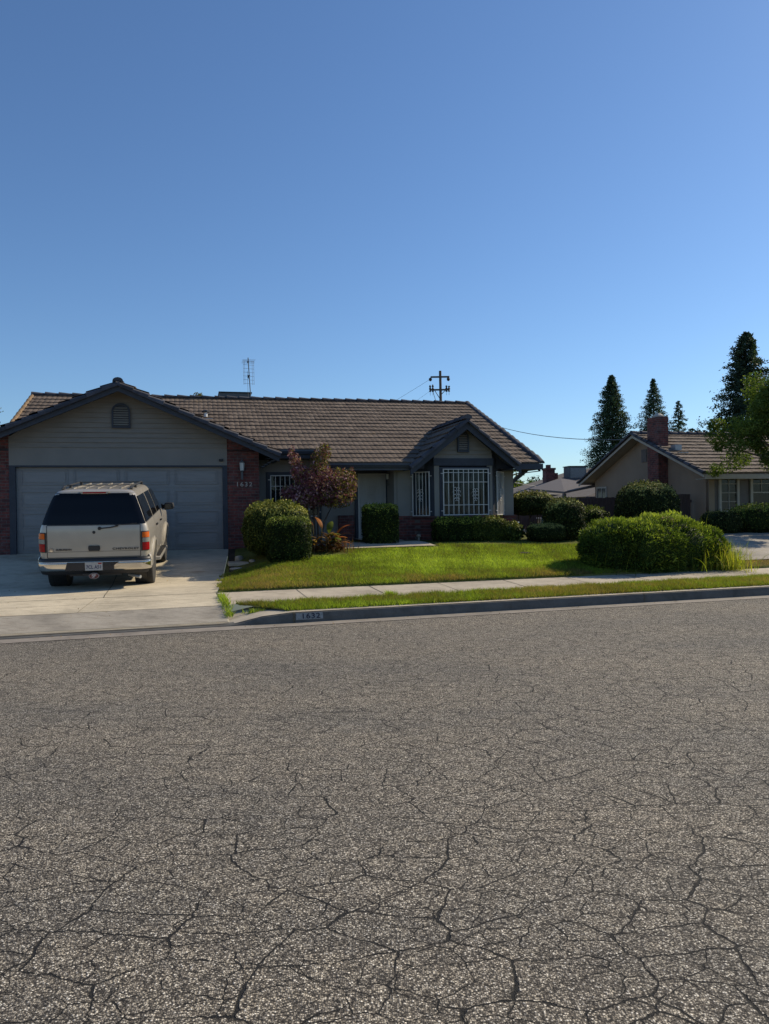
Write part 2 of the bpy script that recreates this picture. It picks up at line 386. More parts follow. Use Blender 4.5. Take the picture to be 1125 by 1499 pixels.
# ------------------------------------------------------------------ the ground
def sheet(name, ss, ts, zf, mat, parent=None, thick=0):
    P = [[(*st(s, t), float(zf(s, t))) for s in ss] for t in ts]
    b = MB(); b.grid(P)
    return b.build(name, mat, parent, smooth=True)
def lin(a, b, n): return list(np.linspace(a, b, n))
DL, DR, NB = -4.6, 2.9, 14.6        # driveway left/right edges, neighbour driveway start (s)
g = MB()
tag(sheet('road', [-300, -60, -20, 0, 20, 60, 300], [-200, -60, -20, 0, .12], lambda s, t: 0.0 if t < .1 else -.004, M['asphalt']), kind='structure')
def lawn_z(s, t): return float(G(s, t)) - .012
tag(sheet('ground', [-400, -60, -20, -8, DL] , [.4, .5, 1.3, 2.6, 4, 6, 8, 12, 60, 400], lambda s, t: float(np.interp(t, LT, LZ)) - .02, M['field']), kind='structure')
tag(sheet('terrain', [DR + .02, 4, 8, 12, 16, 20, 60, 400], [12.0, 20, 60, 400], lambda s, t: .77, M['field']), kind='structure')
# gutter pan with a slight dish, then kerb
def kz(s):  # kerb height along s
    return float(np.interp(s, [-6.0, -5.1, -4.6, 2.75, 2.95, 3.35, 3.8], [.15, .15, .028, .028, .035, .115, .15]))
ss = [-60, -20, -8, -6, -5.6, -5.1, -4.6] + lin(-4, 2.75, 8) + lin(2.9, 3.8, 10) + [3.98, 6, 9.7, 9.75, 14, 20, 40, 120]
tag(sheet('gutter', ss, [.0, .1, .28, .36], lambda s, t: .004 - .012 * math.sin(math.pi * min(t / .36, 1)) + .002, M['gutter']), kind='structure')
b = MB()
for s0, s1 in zip(ss[:-1], ss[1:]):
    pr = lambda s: [(*st(s, .345), -.05), (*st(s, .352), kz(s) * .45), (*st(s, .365), kz(s) - .012), (*st(s, .385), kz(s)), (*st(s, .50), kz(s) + .004), (*st(s, .505), -.05)]
    A_, B_ = pr(s0 + .0), pr(s1 - (.0))
    b.add(A_ + B_, [(i, i + 6, i + 7, i + 1) for i in range(5)] + [tuple(range(6)), tuple(range(6, 12))[::-1]])
kerb = tag(b.build('kerb', M['kerb']), kind='structure')
# kerb expansion joints
for s_, w in ((3.80, .028), (9.74, .022), (15.6, .015), (21.5, .015)):
    b = MB(); x0, x1 = s_ - w / 2, s_ + w / 2
    b.add([(*st(x, t), z) for x in (x0, x1) for t, z in ((.343, .0), (.3495, .07), (.362, .139), (.383, .1525), (.5, .158))],
          [(i, i + 5, i + 6, i + 1) for i in range(4)])
    tag(b.build('kerb_joint', M['joint']), kind='structure')
# driveway
dts = [.505, .7, 1.0, 1.3, 1.9, 2.6, 3.2, 3.8, 4.4, 5.0, 5.6, 6.2, 6.8, 7.4, 8.0, 8.4]
dz = lambda s, t: float(np.interp(t, DT, DZ))
DE = lambda t: DR + max(0, t - 2.6) * .135
P = [[(*st(s, t), dz(s, t)) for s in lin(DL, DE(t), 9)] for t in dts]
# last rows follow the garage door line
for tt in (.35, .7, 1.0):
    row = []
    for k_, s in enumerate(lin(DL, DE(8.4), 9)):
        p = P[len(dts) - 1][k_]; a = -1.5 + (s - DL) / (DE(8.4) - DL) * 6.5
        q = (*hw(a, .05), .69); p0 = (*st(s, 8.4), dz(s, 8.4))
        row.append(tuple(p0[i] + (q[i] - p0[i]) * tt for i in range(3)))
    P.append(row)
b = MB(); b.grid(P); tag(b.build('driveway', M['concrete'], smooth=True), kind='structure')
b = MB()
def strip(b, pts, w, dz_=.004, zf=None):
    for (s0, t0), (s1, t1) in zip(pts[:-1], pts[1:]):
        d = np.array([s1 - s0, t1 - t0]); n = np.array([-d[1], d[0]]) / (np.linalg.norm(d) + 1e-9) * w / 2
        b.add([(*st(s + sg * n[0], t + sg * n[1]), zf(s, t) + dz_) for s, t in ((s0, t0), (s1, t1)) for sg in (-1, 1)], [(0, 1, 3, 2)])
def wob(s0, t0, s1, t1, n=14, amp=.006):
    return [(s0 + (s1 - s0) * i / n + random.uniform(-amp, amp), t0 + (t1 - t0) * i / n + random.uniform(-amp, amp)) for i in range(n + 1)]
strip(b, wob(DL, 1.30, DR, 1.30), .022, zf=dz); strip(b, wob(DL, 2.6, DR, 2.6), .018, zf=dz); strip(b, wob(DL, 2.0, DR, 2.02), .008, zf=dz)
strip(b, wob(DL, 5.6, DR, 5.6), .014, zf=dz); strip(b, wob(DL, .53, DR, .53), .012, zf=dz)
strip(b, wob(1.1, 2.6, 1.25, 8.3), .012, zf=dz); strip(b, wob(-1.7, 2.6, -1.6, 8.3), .012, zf=dz)
for k_ in range(3): strip(b, wob(-2.2 + k_ * 1.5, 1.3, -2.0 + k_ * 1.5, 2.6, 5), .006, zf=dz)
strip(b, wob(DL, .42, 3.1, .42, 20, .004), .05, zf=lambda s, t: .030)  # dark strip painted as the shadow line under the driveway lip
tag(b.build('driveway_joints_lip_shade', M['joint']), kind='structure')
b = MB(); KS = [2.95, 3.1, 3.35, 3.8, 3.81, 6, 9.7, 14, 20, 40, 120]; b.grid([[(*st(s, t), kz(s) + .0045 + (t - .385) * .035) for s in KS] for t in (.378, .50)]); tag(b.build('kerb_top', M['walk']), kind='structure')
# kerb wing at the driveway and the sidewalk
b = MB()
wing = lambda s, t: .03 + (min(.2, kz(s) + .05) - .03) * np.interp(t, [.5, 1.3], [.0, 1]) * .9 + (kz(s) - .028) * np.interp(t, [.5, 1.3], [1, .1])
b.grid([[(*st(s, t), float(max(wing(s, t), .03))) for s in lin(DR, 4.0, 8)] for t in lin(.503, 1.3, 6)])
tag(b.build('driveway_wing', M['walk'], smooth=True), kind='structure')
tag(sheet('sidewalk', [DR, 4, 6, 9, 12, 15, 20, 40, 120], [1.3, 2.6], lambda s, t: float(np.interp(t, [1.3, 2.6], [.2, .26])) , M['walk']), kind='structure')
b = MB(); sz = lambda s, t: float(np.interp(t, [1.3, 2.6], [.2, .26]))
for k_ in range(16): strip(b, wob(4.25 + k_ * 1.32, 1.3, 4.25 + k_ * 1.32 + .01, 2.6, 5, .004), .016 if k_ % 2 else .010, zf=sz)
strip(b, wob(DR, 1.3, DR, 2.6, 6), .02, zf=sz)
tag(b.build('sidewalk_joints', M['joint']), kind='structure')
# verge and lawn soil sheets
vg = lambda s, t: float(np.interp(t, [.5, 1.3], [.150, .195]))
b = MB(); vs0 = lambda t: 3.78 - (t - .52) * .95
b.grid([[(*st(s, t), vg(s, t) + .012) for s in [vs0(t), 5, 8, 12, 16, 20, 40, 120]] for t in [.51, .7, .9, 1.1, 1.28]])
tag(b.build('verge_soil', M['turf']), kind='structure')
LW = lin(DR, 5, 8) + lin(5.4, 16, 24) + [20, 40]
b = MB(); b.grid([[(*st(s + (DE(t) - DR) * max(0, 1 - (s - DR) / 3), t), float(G(s + (DE(t) - DR) * max(0, 1 - (s - DR) / 3), t)) + (-.03 if t < 2.605 else .035 if s > DR + .05 else -.02)) for s in LW] for t in [2.60, 2.61, 2.75] + lin(3, 8, 21) + [9, 10, 12.0]])
tag(b.build('lawn_soil', M['turf'], smooth=True), kind='structure')
# soil bed along the front of the house, entry path, neighbour's driveway
b = MB(); bz = lambda s, t: float(G(s, t)) + .02
def quad_sheet(b, corners, n=8, dz_=.02):       # corners in (a,b) house frame, ccw
    c = [Vector((*hw(*q), 0)) for q in corners]; rows = []
    for i in range(n + 1):
        l = c[0].lerp(c[3], i / n); r_ = c[1].lerp(c[2], i / n); row = []
        for j in range(n + 1):
            p = l.lerp(r_, j / n); row.append((p.x, p.y, Gxy(p.x, p.y) + dz_))
        rows.append(row)
    b.grid(rows)
quad_sheet(b, [(4.86, -3.7), (7.5, -3.35), (7.6, .45), (5.0, -.02)]); quad_sheet(b, [(9.75, -2.05), (13.9, -2.55), (13.9, 1.5), (9.5, 1.5)])
quad_sheet(b, [(13.9, -2.7), (16.9, -2.9), (16.9, 2.9), (13.9, 2.9)])
tag(b.build('soil_bed', M['soil']), kind='structure')
b = MB(); quad_sheet(b, [(7.5, -2.62), (9.80, -2.42), (9.62, -1.35), (7.5, -1.45)], 6, .065); quad_sheet(b, [(8.35, -1.45), (9.3, -1.45), (9.3, .48), (8.35, .48)], 6, .08)
quad_sheet(b, [(6.9, -2.0), (7.5, -2.1), (7.5, -1.45), (6.9, -1.4)], 3, .04)
tag(b.build('entry_path', M['walk']), kind='structure')
nd = lambda s, t: float(G(s, t)) + .06
b = MB(); b.grid([[(*st(s + (t - 3) * .55, t), nd(s, t)) for s in lin(NB - .6, NB + 12, 8)] for t in lin(3.25, 7.4, 12)])
tag(b.build('neighbour_driveway', concrete('neighbour_concrete', (.31, .275, .225), .2, False), smooth=True), kind='structure')

# ------------------------------------------------------------------ grass
def grass(name, n, pts, h, w, mat, lean=.45, tintf=None):
    """pts: (n,3) roots"""
    ang = rng.uniform(0, 2 * np.pi, n); hh = h * rng.uniform(.45, 1.25, n)
    d = np.stack([np.cos(ang), np.sin(ang), np.zeros(n)], 1); ln = rng.normal(size=(n, 2)) * lean
    tip = pts + np.stack([ln[:, 0] * hh, ln[:, 1] * hh, hh], 1)
    V = np.stack([pts - d * w, pts + d * w, tip], 1).reshape(-1, 3); F = np.arange(3 * n).reshape(n, 3)
    tn = rng.uniform(0, 1, n) if tintf is None else tintf(pts)
    return np_obj(name, V, F, mat, tint=np.clip(tn, 0, 1))
M['grass'] = leaf_mat('grass_blades', [(.29, .21, .10), (.185, .165, .05), (.13, .17, .026), (.23, .31, .042), (.39, .46, .09)], .45, .6, .9, spec=.1)
def dry(P):
    s, t = to_st(P[:, 0], P[:, 1])
    v = .54 + .21 * vnoise(P * np.array([1, 1, 0]), 1.4, 2) + .13 * vnoise(P * np.array([1, 1, 0]), 7.5, 9) + rng.normal(size=len(P)) * .20
    v += .14 * np.exp(-((s - 8.0) / 2.4) ** 2 - ((t - 5.0) / 1.7) ** 2)
    v -= .42 * np.clip(1 - (t - 2.6) / 1.0, 0, 1) * (.55 + .45 * np.sin(s * 2.1 + np.sin(s * 5.0)))   # worn along the edge
    v -= .26 * np.exp(-((s - 3.6) / 1.2) ** 2)
    return v
n = 330000
s_ = rng.uniform(DR + .05, 16.2, n); t_ = 2.60 + (8.7 - 2.60) * rng.uniform(0, 1, n) ** 1.15
x_, y_ = st(s_, t_); hx_ = (x_ - HO.x) * math.cos(HANG) + (y_ - HO.y) * math.sin(HANG); hy_ = -(x_ - HO.x) * math.sin(HANG) + (y_ - HO.y) * math.cos(HANG)
edge = DR + .05 + np.maximum(0, t_ - 2.6) * .135 + .08 * np.sin(t_ * 7) + .07 * np.sin(t_ * 17 + 1)
back = np.where(hx_ < 7.5, -3.35 - (7.5 - hx_) * .16, np.where(hx_ < 9.9, -2.60, -2.12 - (hx_ - 9.9) * .12))
thin = vnoise(np.stack([x_, y_, 0 * x_], 1), 2.1, 5)
keep = (s_ > edge) & (hy_ < back) & (hx_ < 15.7) & (rng.uniform(0, 1, n) < np.clip(1.15 + thin * .45, .35, 1)) & ~((s_ > NB - .9 + (t_ - 3) * .3) & (t_ > 2.6))
hole = ((s_ - 10.1) ** 2 + ((t_ - 5.3) / 1.2) ** 2) > .17 ** 2 * rng.uniform(.5, 1.2, n)
keep &= hole
x_, y_, s_, t_ = x_[keep], y_[keep], s_[keep], t_[keep]
P = np.stack([x_, y_, G(s_, t_) + .035], 1)
tag(grass('lawn_grass', len(P), P, .058, .0045, M['grass'], .5, dry), 'sunlit green lawn grass in front of the house, worn brown along the sidewalk', 'grass', kind='stuff')
n = 150000
s_ = rng.uniform(2.9, 22, n) ; t_ = rng.uniform(.49, 1.62, n)
keep = (s_ > 3.80 - (t_ - .52) * .95 + .05 * np.sin(t_ * 20)) & ((t_ < 1.30 + .05 * np.sin(s_ * 6.3) + .03 * np.sin(s_ * 17) + .028 * np.clip(s_ - 5, 0, 7)) )
s_, t_ = s_[keep], t_[keep]; x_, y_ = st(s_, t_)
P = np.stack([x_, y_, np.interp(t_, [.5, 1.3], [.155, .20])], 1)
def dry2(P):
    s, t = to_st(P[:, 0], P[:, 1])
    return .46 + .20 * vnoise(P * np.array([1, 1, 0]), 1.1, 8) + .12 * vnoise(P * np.array([1, 1, 0]), 8.0, 3) + rng.normal(size=len(P)) * .15 + .28 * np.exp(-((s - 4.6) / 1.1) ** 2) - .12 * np.exp(-((t - 1.0) / .2) ** 2)
tag(grass('verge_grass', len(P), P, .072, .0045, M['grass'], .55, dry2), 'patchy grass strip between the kerb and the sidewalk', 'grass', kind='stuff')
# dry straw patch by the neighbour's driveway
M['straw'] = leaf_mat('dry_straw', [(.36, .22, .09), (.45, .29, .13), (.30, .22, .11)], .2, .8, 3)
n = 16000; s_ = rng.uniform(13.0, 20, n); t_ = rng.uniform(2.62, 3.4, n); x_, y_ = st(s_, t_)
P = np.stack([x_, y_, G(s_, t_) + .02], 1)
tag(grass('dry_grass', n, P, .05, .005, M['straw'], .9), 'dry straw-coloured grass between the big shrub and the neighbour driveway', 'dry grass', kind='stuff')
# weeds in the driveway joint
def weed(label, s0, t0, n, hgt, spread_s, spread_t, dome=0):
    s = s0 + rng.normal(size=n) * spread_s; t = t0 + rng.uniform(-1, 1, n) * spread_t; x, y = st(s, t)
    P = np.stack([x, y, np.maximum(np.interp(t, DT, DZ), .03) + .01 * np.ones(n)], 1)
    o = grass('weed_tuft', n, P, hgt, .006, M['grass'], .55, lambda p: rng.uniform(.45, 1, len(p))); return tag(o, label, 'weeds')
weed('bright green weeds growing in the joint at the right edge of the driveway', 2.93, 1.45, 520, .085, .035, .75)
weed('small low weed tuft on the concrete wing beside the driveway kerb', 3.35, .85, 260, .07, .09, .05)
weed('weed tuft growing over the sidewalk edge in front of the lawn', 5.6, 1.36, 260, .09, .05, .10)

# ------------------------------------------------------------------ roof builder
def tiles(b, P0, eu, ev, nu, length, width, skip=None, expo=.345, tw=.30, butt=.044, seed=0):
    """P0 eave corner, eu along the eave, ev up the slope, nu outward normal"""
    P0, eu, ev, nu = map(Vector, (P0, eu, ev, nu)); rr = random.Random(seed)
    rows = int(math.ceil(length / expo)); cols = int(math.ceil(width / tw))
    us = [0, .08, .22, .36, .5, .64, .78, .92, 1]; hs = [.002, .009, .012, .009, .002, .009, .012, .009, .002]
    for r in range(rows):
        off = (r % 2) * tw * .5
        for c in range(-1, cols + 1):
            u0 = c * tw + off - tw * .5; u1 = u0 + tw
            u0c, u1c = max(u0, 0), min(u1, width)
            if u1c - u0c < .03: continue
            v0 = r * expo - .03 + rr.uniform(-.006, .006); v1 = min((r + 1) * expo + .02, length)
            if skip and skip((u0c + u1c) / 2, (v0 + v1) / 2): continue
            j = rr.uniform(-.004, .006); tn = rr.random(); k = rr.uniform(-.006, .006)
            top, bot, low = [], [], []
            for q, h in zip(us, hs):
                u = u0 + (u1 - u0) * q
                u = min(max(u, u0c), u1c)
                base = P0 + eu * u
                low.append(base + ev * v0 + nu * (-.01 + j)); bot.append(base + ev * v0 + nu * (butt + h + j + k * (q - .5))); top.append(base + ev * v1 + nu * (.004 + h * .8))
            n = len(us)
            b.add(low + bot + top, [(i, i + 1, n + i + 1, n + i) for i in range(n - 1)] + [(n + i, n + i + 1, 2 * n + i + 1, 2 * n + i) for i in range(n - 1)], tn)
def caps(b, p0, p1, n_, w=.11, h=.075, ln=.40, side=None, seed=1, drop=0):
    """overlapping ridge / rake caps from p0 to p1"""
    p0, p1 = Vector(p0), Vector(p1); d = (p1 - p0); Lg = d.length; d.normalize(); up = Vector(n_); sd = d.cross(up).normalized(); rr = random.Random(seed)
    k = max(1, int(round(Lg / ln))); st_ = Lg / k
    for i in range(k):
        a = p0 + d * (st_ * i - .03); c = p0 + d * (st_ * (i + 1) + .02); lift = .03 + rr.uniform(-.004, .006)
        ring = lambda o, sc, lf: [o + sd * (math.cos(t) * w * sc) + up * (math.sin(t) * h * sc + lf - drop) for t in np.linspace(0, math.pi, 7)] + [o - sd * w * sc - up * (.02 + drop), o + sd * w * sc - up * (.02 + drop)]
        A_, C_ = ring(a, 1.12, lift), ring(c, .95, 0)
        m = len(A_)
        b.add(A_ + C_, [(q, (q + 1) % m, m + (q + 1) % m, m + q) for q in range(m)] + [tuple(range(m)), tuple(range(m, 2 * m))[::-1]], rr.random())

# ------------------------------------------------------------------ the house
house = thing('house', 'grey single-storey house with brown tile roof, brick pillars and double garage', 'house', (HO.x, HO.y, 0), HANG)
FL = .69
def zmain(b_): return 3.24 + .42 * b_
GA, GZ, GP = 2.42, 4.80, .44            # garage ridge: a, z (deck top), pitch
def zgar(a): return GZ - GP * abs(a - GA)
BA, BZ, BP = 11.08, 3.93, .80           # bay gable
def zbay(a): return BZ - BP * abs(a - BA)
# --- brick
b = MB()
for a0, a1 in ((-.93, -.14), (5.00, 5.81)):
    b.prism([(a0, .0, .45), (a1, .0, .45), (a1, .0, min(zgar(a1), zgar(a1)) - .1), (a0, .0, zgar(a0) - .1)], (0, .5 if a0 > 0 else 3.0, 0))
b.build('brick_pillar', M['brick'], house)
b = MB(); b.box(9.35, 9.87, -.40, -.30, .5, 1.42); b.prism([(9.83, -.36, .5), (10.28, -.86, .5), (11.90, -.86, .5), (12.35, -.36, .5), (12.35, .0, .5), (9.83, .0, .5)], (0, 0, .90)); b.box(12.33, 12.76, -.40, -.30, .5, 1.40)
b.box(12.71, 12.76, -.30, 3, .5, 1.40); b.box(7.95, 8.38, .38, .5, .6, 1.5)
b.build('brick_wainscot', M['brick'], house)
b = MB(); b.prism([(9.80, -.38, 1.402), (10.27, -.90, 1.402), (11.91, -.90, 1.402), (12.38, -.38, 1.402)], (0, 0, .045)); b.box(9.35, 9.80, -.42, -.30, 1.422, 1.46); b.box(12.38, 12.78, -.42, -.30, 1.402, 1.44)
b.build('brick_sill', M['brick'], house)
# --- garage gable: header band and lap siding
b = MB(); b.box(-.14, 5.0, -.004, .12, 2.83, 3.285)
for a0, a1 in ((-.93, -.14), (5.0, 5.0)): pass
b.build('garage_header', M['stucco'], house)
def lap(b, a0, a1, zb, zt, yb, roof, h=.123, inset=.0, side=1):
    z = zb
    while z < zt:
        z1 = min(z + h, zt)
        def span(zz):
            half = (roof[1] - .12 - zz) / roof[2]; return max(a0, roof[0] - half), min(a1, roof[0] + half)
        l0, r0 = span(z); l1, r1 = span(z1)
        if r0 <= l0: break
        if r1 <= l1: l1 = r1 = roof[0]
        b.add([(l0, yb - .030, z), (r0, yb - .030, z), (r1, yb - .002, z1), (l1, yb - .002, z1), (l0, yb + .002, z), (r0, yb + .002, z)], [(0, 1, 2, 3), (4, 5, 1, 0)], random.random())
        z += h
b = MB(); lap(b, -.14, 5.0, 3.27, 4.75, .0, (GA, GZ, GP)); b.build('lap_siding', M['siding'], house)
# --- garage door with raised panels
gd = MB(); gd.box(.0, 4.88, .10, .14, FL - .01, 2.80)
rows_, cols_ = 4, 4
for i in range(rows_):
    z0 = FL + .02 + i * .525; gd.box(0.0, 4.88, .088, .092, z0 + .488, z0 + .500); gd.box(0.0, 4.88, .092, .10, z0 - .004, z0 + .500)
    for j in range(cols_):
        x0 = .07 + j * 1.195
        for (q0, q1, w0, w1) in ((x0 + .05, x0 + 1.10, z0 + .07, z0 + .085), (x0 + .05, x0 + 1.10, z0 + .42, z0 + .435), (x0 + .05, x0 + .065, z0 + .07, z0 + .435), (x0 + 1.085, x0 + 1.10, z0 + .07, z0 + .435)):
            gd.box(q0, q1, .074, .092, w0, w1)
        gd.box(x0 + .11, x0 + 1.04, .078, .092, z0 + .13, z0 + .375)
gdo = gd.build('garage_door', M['doorpaint'], house)
b = MB(); b.box(2.3, 2.58, .06, .084, FL + .10, FL + .13); b.build('handle', M['black'], gdo)
b = MB(); b.box(-.14, .0, -.012, .14, FL - .02, 2.83); b.box(4.88, 5.0, -.012, .14, FL - .02, 2.83); b.box(-.0, 4.88, -.012, .14, 2.79, 2.83); b.build('door_frame', M['navy'], house)
# --- walls
b = MB()
b.box(5.81, 8.45, .5, .62, .6, 3.0); b.box(9.32, 9.45, -.33, .62, .6, 2.8); b.box(8.45, 9.33, .5, .62, 2.68, 3.0)
b.box(9.40, 9.83, -.35, -.23, .6, 2.98); b.box(12.35, 12.71, -.35, -.23, .6, 3.0)
b.box(12.59, 12.71, -.23, 9.2, .6, 2.98); b.box(-.93, 12.71, 9.0, 9.2, .5, 3.0); b.box(-.93, -.81, 3.0, 9.0, .5, 3.0)
b.prism([(12.65, -.35, 2.9), (12.65, 9.2, 2.9), (12.65, 4.6, 4.95)], (.06, 0, 0))
b.prism([(9.42, -.33, 2.7), (9.42, .7, 2.7), (9.42, .7, 3.3)], (.02, 0, 0))
b.build('wall', M['stucco'], house)
b = MB(); b.box(9.80, 12.4, -.2, -.12, 2.72, 3.2); b.box(9.45, 12.6, 3.4, 3.5, .7, 2.9); b.box(9.5, 12.55, -.1, 3.4, .62, .70); b.box(9.46, 9.5, .65, 3.4, .7, 2.8); b.box(5.9, 9.3, 3.4, 3.5, .7, 3.0); b.build('interior_wall', simple('interior_dark', (.03, .03, .03), .9), house)
# window wall opening is built as glass panels proud of dark reveals
def window(px0, px1, z0, z1, yf, parent, frame_w=.09, rot=None, grille=None, mat_frame='navy', curtain=None, origin=None, sill=False):
    """a window in plane y = yf (local), optionally in its own rotated frame given by origin + angle"""
    w = thing_part('window', parent, origin, rot)
    f = MB(); fw = frame_w
    f.box(px0 - fw, px1 + fw, yf - .03, yf + .03, z1, z1 + fw); f.box(px0 - fw, px1 + fw, yf - .03, yf + .03, z0 - fw, z0)
    f.box(px0 - fw, px0, yf - .029, yf + .03, z0, z1); f.box(px1, px1 + fw, yf - .029, yf + .03, z0, z1)
    f.build('window_frame', M[mat_frame], w)
    g_ = MB(); g_.box(px0, px1, yf + .005, yf + .011, z0, z1); g_.build('pane', M['glass'], w)
    return w
def thing_part(name, parent, origin=None, rot=None):
    o = bpy.data.objects.new(name, None); col.objects.link(o); o.parent = parent; o.empty_display_size = .2
    if origin: o.location = origin
    if rot: o.rotation_euler = (0, 0, rot)
    return o
def grille(w, x0, x1, z0, z1, y, nb, hz, orn=(), mat='bars', brackets=True):
    b = MB(); r = .0075
    fr = .011
    b.box(x0 - fr, x0 + fr, y - fr, y + fr, z0, z1); b.box(x1 - fr, x1 + fr, y - fr, y + fr, z0, z1)
    b.box(x0 + fr, x1 - fr, y - fr, y + fr, z1 - 2 * fr, z1); b.box(x0 + fr, x1 - fr, y - fr, y + fr, z0, z0 + 2 * fr)
    for i in range(1, nb + 1):
        x = x0 + (x1 - x0) * i / (nb + 1); b.box(x - r, x + r, y - r, y + r, z0 + 2 * fr, z1 - 2 * fr)
    for z in hz: b.box(x0 + fr, x1 - fr, y - r - .0025, y + r + .0025, z - r, z + r)
    for ox, oz, sc in orn:                                  # scroll ornament
        for sx in (-1, 1):
            for k, (dz0, rad) in enumerate(((.13, .045), (.04, .06), (-.06, .055), (-.14, .04))):
                pts = [(ox + sx * (rad * .9 - rad * math.cos(t) * .9) * sc, y - .012, oz + (dz0 + rad * math.sin(t)) * sc) for t in np.linspace(-1.8, 3.2, 10)]
                b.tube(pts, .006, 5)
    if brackets:
        for z in (z0 + .12, z1 - .12):
            b.box(x0 - .07, x0 - fr, y - .006, y + .006, z - .01, z + .01); b.box(x1 + fr, x1 + .07, y - .006, y + .006, z - .01, z + .01)
    return b.build('security_bars', M[mat], w)
# window right of the garage
b = MB(); b.box(6.02, 7.5, .492, .5, 1.40, 2.68); b.build('window_reveal', M['navy'], house)
w = window(6.16, 7.38, 1.5, 2.56, .47, house, .10); grille(w, 6.14, 7.40, 1.48, 2.59, .40, 9, (1.75, 2.3))
# bay: centre and oblique windows
A0, A1, A2, A3 = (9.83, -.35), (10.28, -.84), (11.90, -.84), (12.35, -.35)
b = MB()
def panel(b, p, q, z0, z1, th=.05, u0=0, u1=1):
    p, q = Vector((*p, 0)), Vector((*q, 0)); d = q - p; n_ = Vector((-d.y, d.x, 0)).normalized()
    a = p + d * u0; c = p + d * u1
    b.prism([(a.x, a.y, z0), (c.x, c.y, z0), (c.x, c.y, z1), (a.x, a.y, z1)], n_ * th)
panel(b, A1, A2, 1.44, 2.78, .05, 0, .085); panel(b, A1, A2, 1.44, 2.78, .05, .915, 1)
b.build('bay_wall', M['stucco'], house)
b = MB(); b.box(10.255, 11.925, -.875, -.77, 2.765, 2.96)
panel(b, A0, A1, 2.60, 2.96, .05, 0, .98); panel(b, A2, A3, 2.60, 2.96, .05, .02, 1)
panel(b, A0, A1, 1.44, 2.60, .05, 0, .10); panel(b, A0, A1, 1.44, 2.60, .05, .74, .98); panel(b, A2, A3, 1.44, 2.60, .05, .02, .26); panel(b, A2, A3, 1.44, 2.60, .05, .9, 1)
b.build('bay_header', M['navy'], house)
w = window(10.50, 11.75, 1.49, 2.66, -.82, house, .075)
grille(w, 10.50, 11.75, 1.46, 2.68, -.93, 8, (1.73, 2.33, 2.58), ((10.86, 2.02, 1.0), (11.38, 2.0, .9)))
c_ = MB()
for x0, x1, z0 in ((11.10, 11.75, 2.15),): # pale curtains behind the glass
    P = [[(x0 + (x1 - x0) * i / 30, -.70 + .02 * math.sin(i * 1.7), z) for i in range(31)] for z in (z0, 2.7)]; c_.grid(P)
P = [[(11.0 + .10 * k + (.12 + .10 * math.sin(k)) * (i / 10 - .5), -.69 + .015 * math.sin(i * 2), 2.66 - k * .39 + 0) for i in range(11)] for k in range(4)]; c_.grid(P)
P = [[(10.50 + .07 * k + .10 * i / 8, -.69 + .015 * math.sin(i * 2), 2.66 - k * .29) for i in range(9)] for k in range(5)]; c_.grid(P)
c_.build('curtain', M['curtain'], w)
for (p, q, u0, u1, ln) in ((A0, A1, .10, .74, 0), (A2, A3, .26, .9, 1)):
    dx, dy = q[0] - p[0], q[1] - p[1]; Lg = math.hypot(dx, dy); an = math.atan2(dy, dx)
    w = window(Lg * u0, Lg * u1, 1.49, 2.56, .03, house, .03, rot=an, origin=(p[0], p[1], 0))
    grille(w, Lg * u0 - .02, Lg * u1 + .06, 1.45, 2.62, -.075, 4, (), ((Lg * (u0 + u1) / 2, 2.0, .9),))
    c_ = MB(); c_.grid([[(Lg * u0 + Lg * (u1 - u0) * i / 16, .09 + .012 * math.sin(i * 2.2), z) for i in range(17)] for z in (1.46, 2.6)]); c_.build('curtain', M['curtain'], w)
# bay gable siding
b = MB(); lap(b, 10.28, 11.90, 2.96, 3.95, -.815, (BA, BZ, BP), .11); b.box(10.28, 11.90, -.80, -.76, 2.90, 3.2)
b.build('lap_siding', M['siding'], house)
b = MB()   # soffit closers left and right of the bay gable
b.prism([(9.62, -.62, 2.70), (10.28, -.62, 2.70), (10.28, -.62, 3.2)], (0, .03, 0)); b.prism([(11.90, -.62, 2.70), (12.66, -.62, 2.70), (11.90, -.62, 3.2)], (0, .03, 0))
b.build('soffit_panel', M['navy'], house)
# gable vents
def vent(ax, z0, z1, w_, y, parent):
    b = MB(); h = z1 - z0; r = w_ / 2
    arch = [(ax + r * math.cos(t), z1 - r * .9 + r * .9 * math.sin(t)) for t in np.linspace(0, math.pi, 11)]
    outer = [(ax + (r + .04) * math.cos(t), z1 - r * .9 + (r * .9 + .045) * math.sin(t)) for t in np.linspace(0, math.pi, 11)]
    out = [(ax + r + .04, z0 - .05)] + outer + [(ax - r - .04, z0 - .05)]; inn = [(ax + r, z0)] + arch + [(ax - r, z0)]
    m = len(out)
    b.add([(x, y - .05, z) for x, z in out] + [(x, y - .05, z) for x, z in inn] + [(x, y, z) for x, z in out] + [(x, y, z) for x, z in inn],
          [(i, (i + 1) % m, m + (i + 1) % m, m + i) for i in range(m)] + [(i, 2 * m + i, 2 * m + (i + 1) % m, (i + 1) % m) for i in range(m)] + [(m + i, m + (i + 1) % m, 3 * m + (i + 1) % m, 3 * m + i) for i in range(m)])
    v = b.build('gable_vent', M['navy'], parent)
    s = MB(); s.prism([(x, y - .012, z) for x, z in inn], (0, .006, 0)); z = z0 + .03
    s.build('screen', M['black'], v); s = MB()
    while z < z1 - .03:
        hw_ = r if z < z1 - r * .9 else r * math.sqrt(max(0, 1 - ((z - (z1 - r * .9)) / (r * .9)) ** 2))
        s.add([(ax - hw_, y - .045, z - .012), (ax + hw_, y - .045, z - .012), (ax + hw_, y - .014, z + .03), (ax - hw_, y - .014, z + .03)], [(0, 1, 2, 3)])
        z += .058
    s.build('louvre', M['siding'], v)
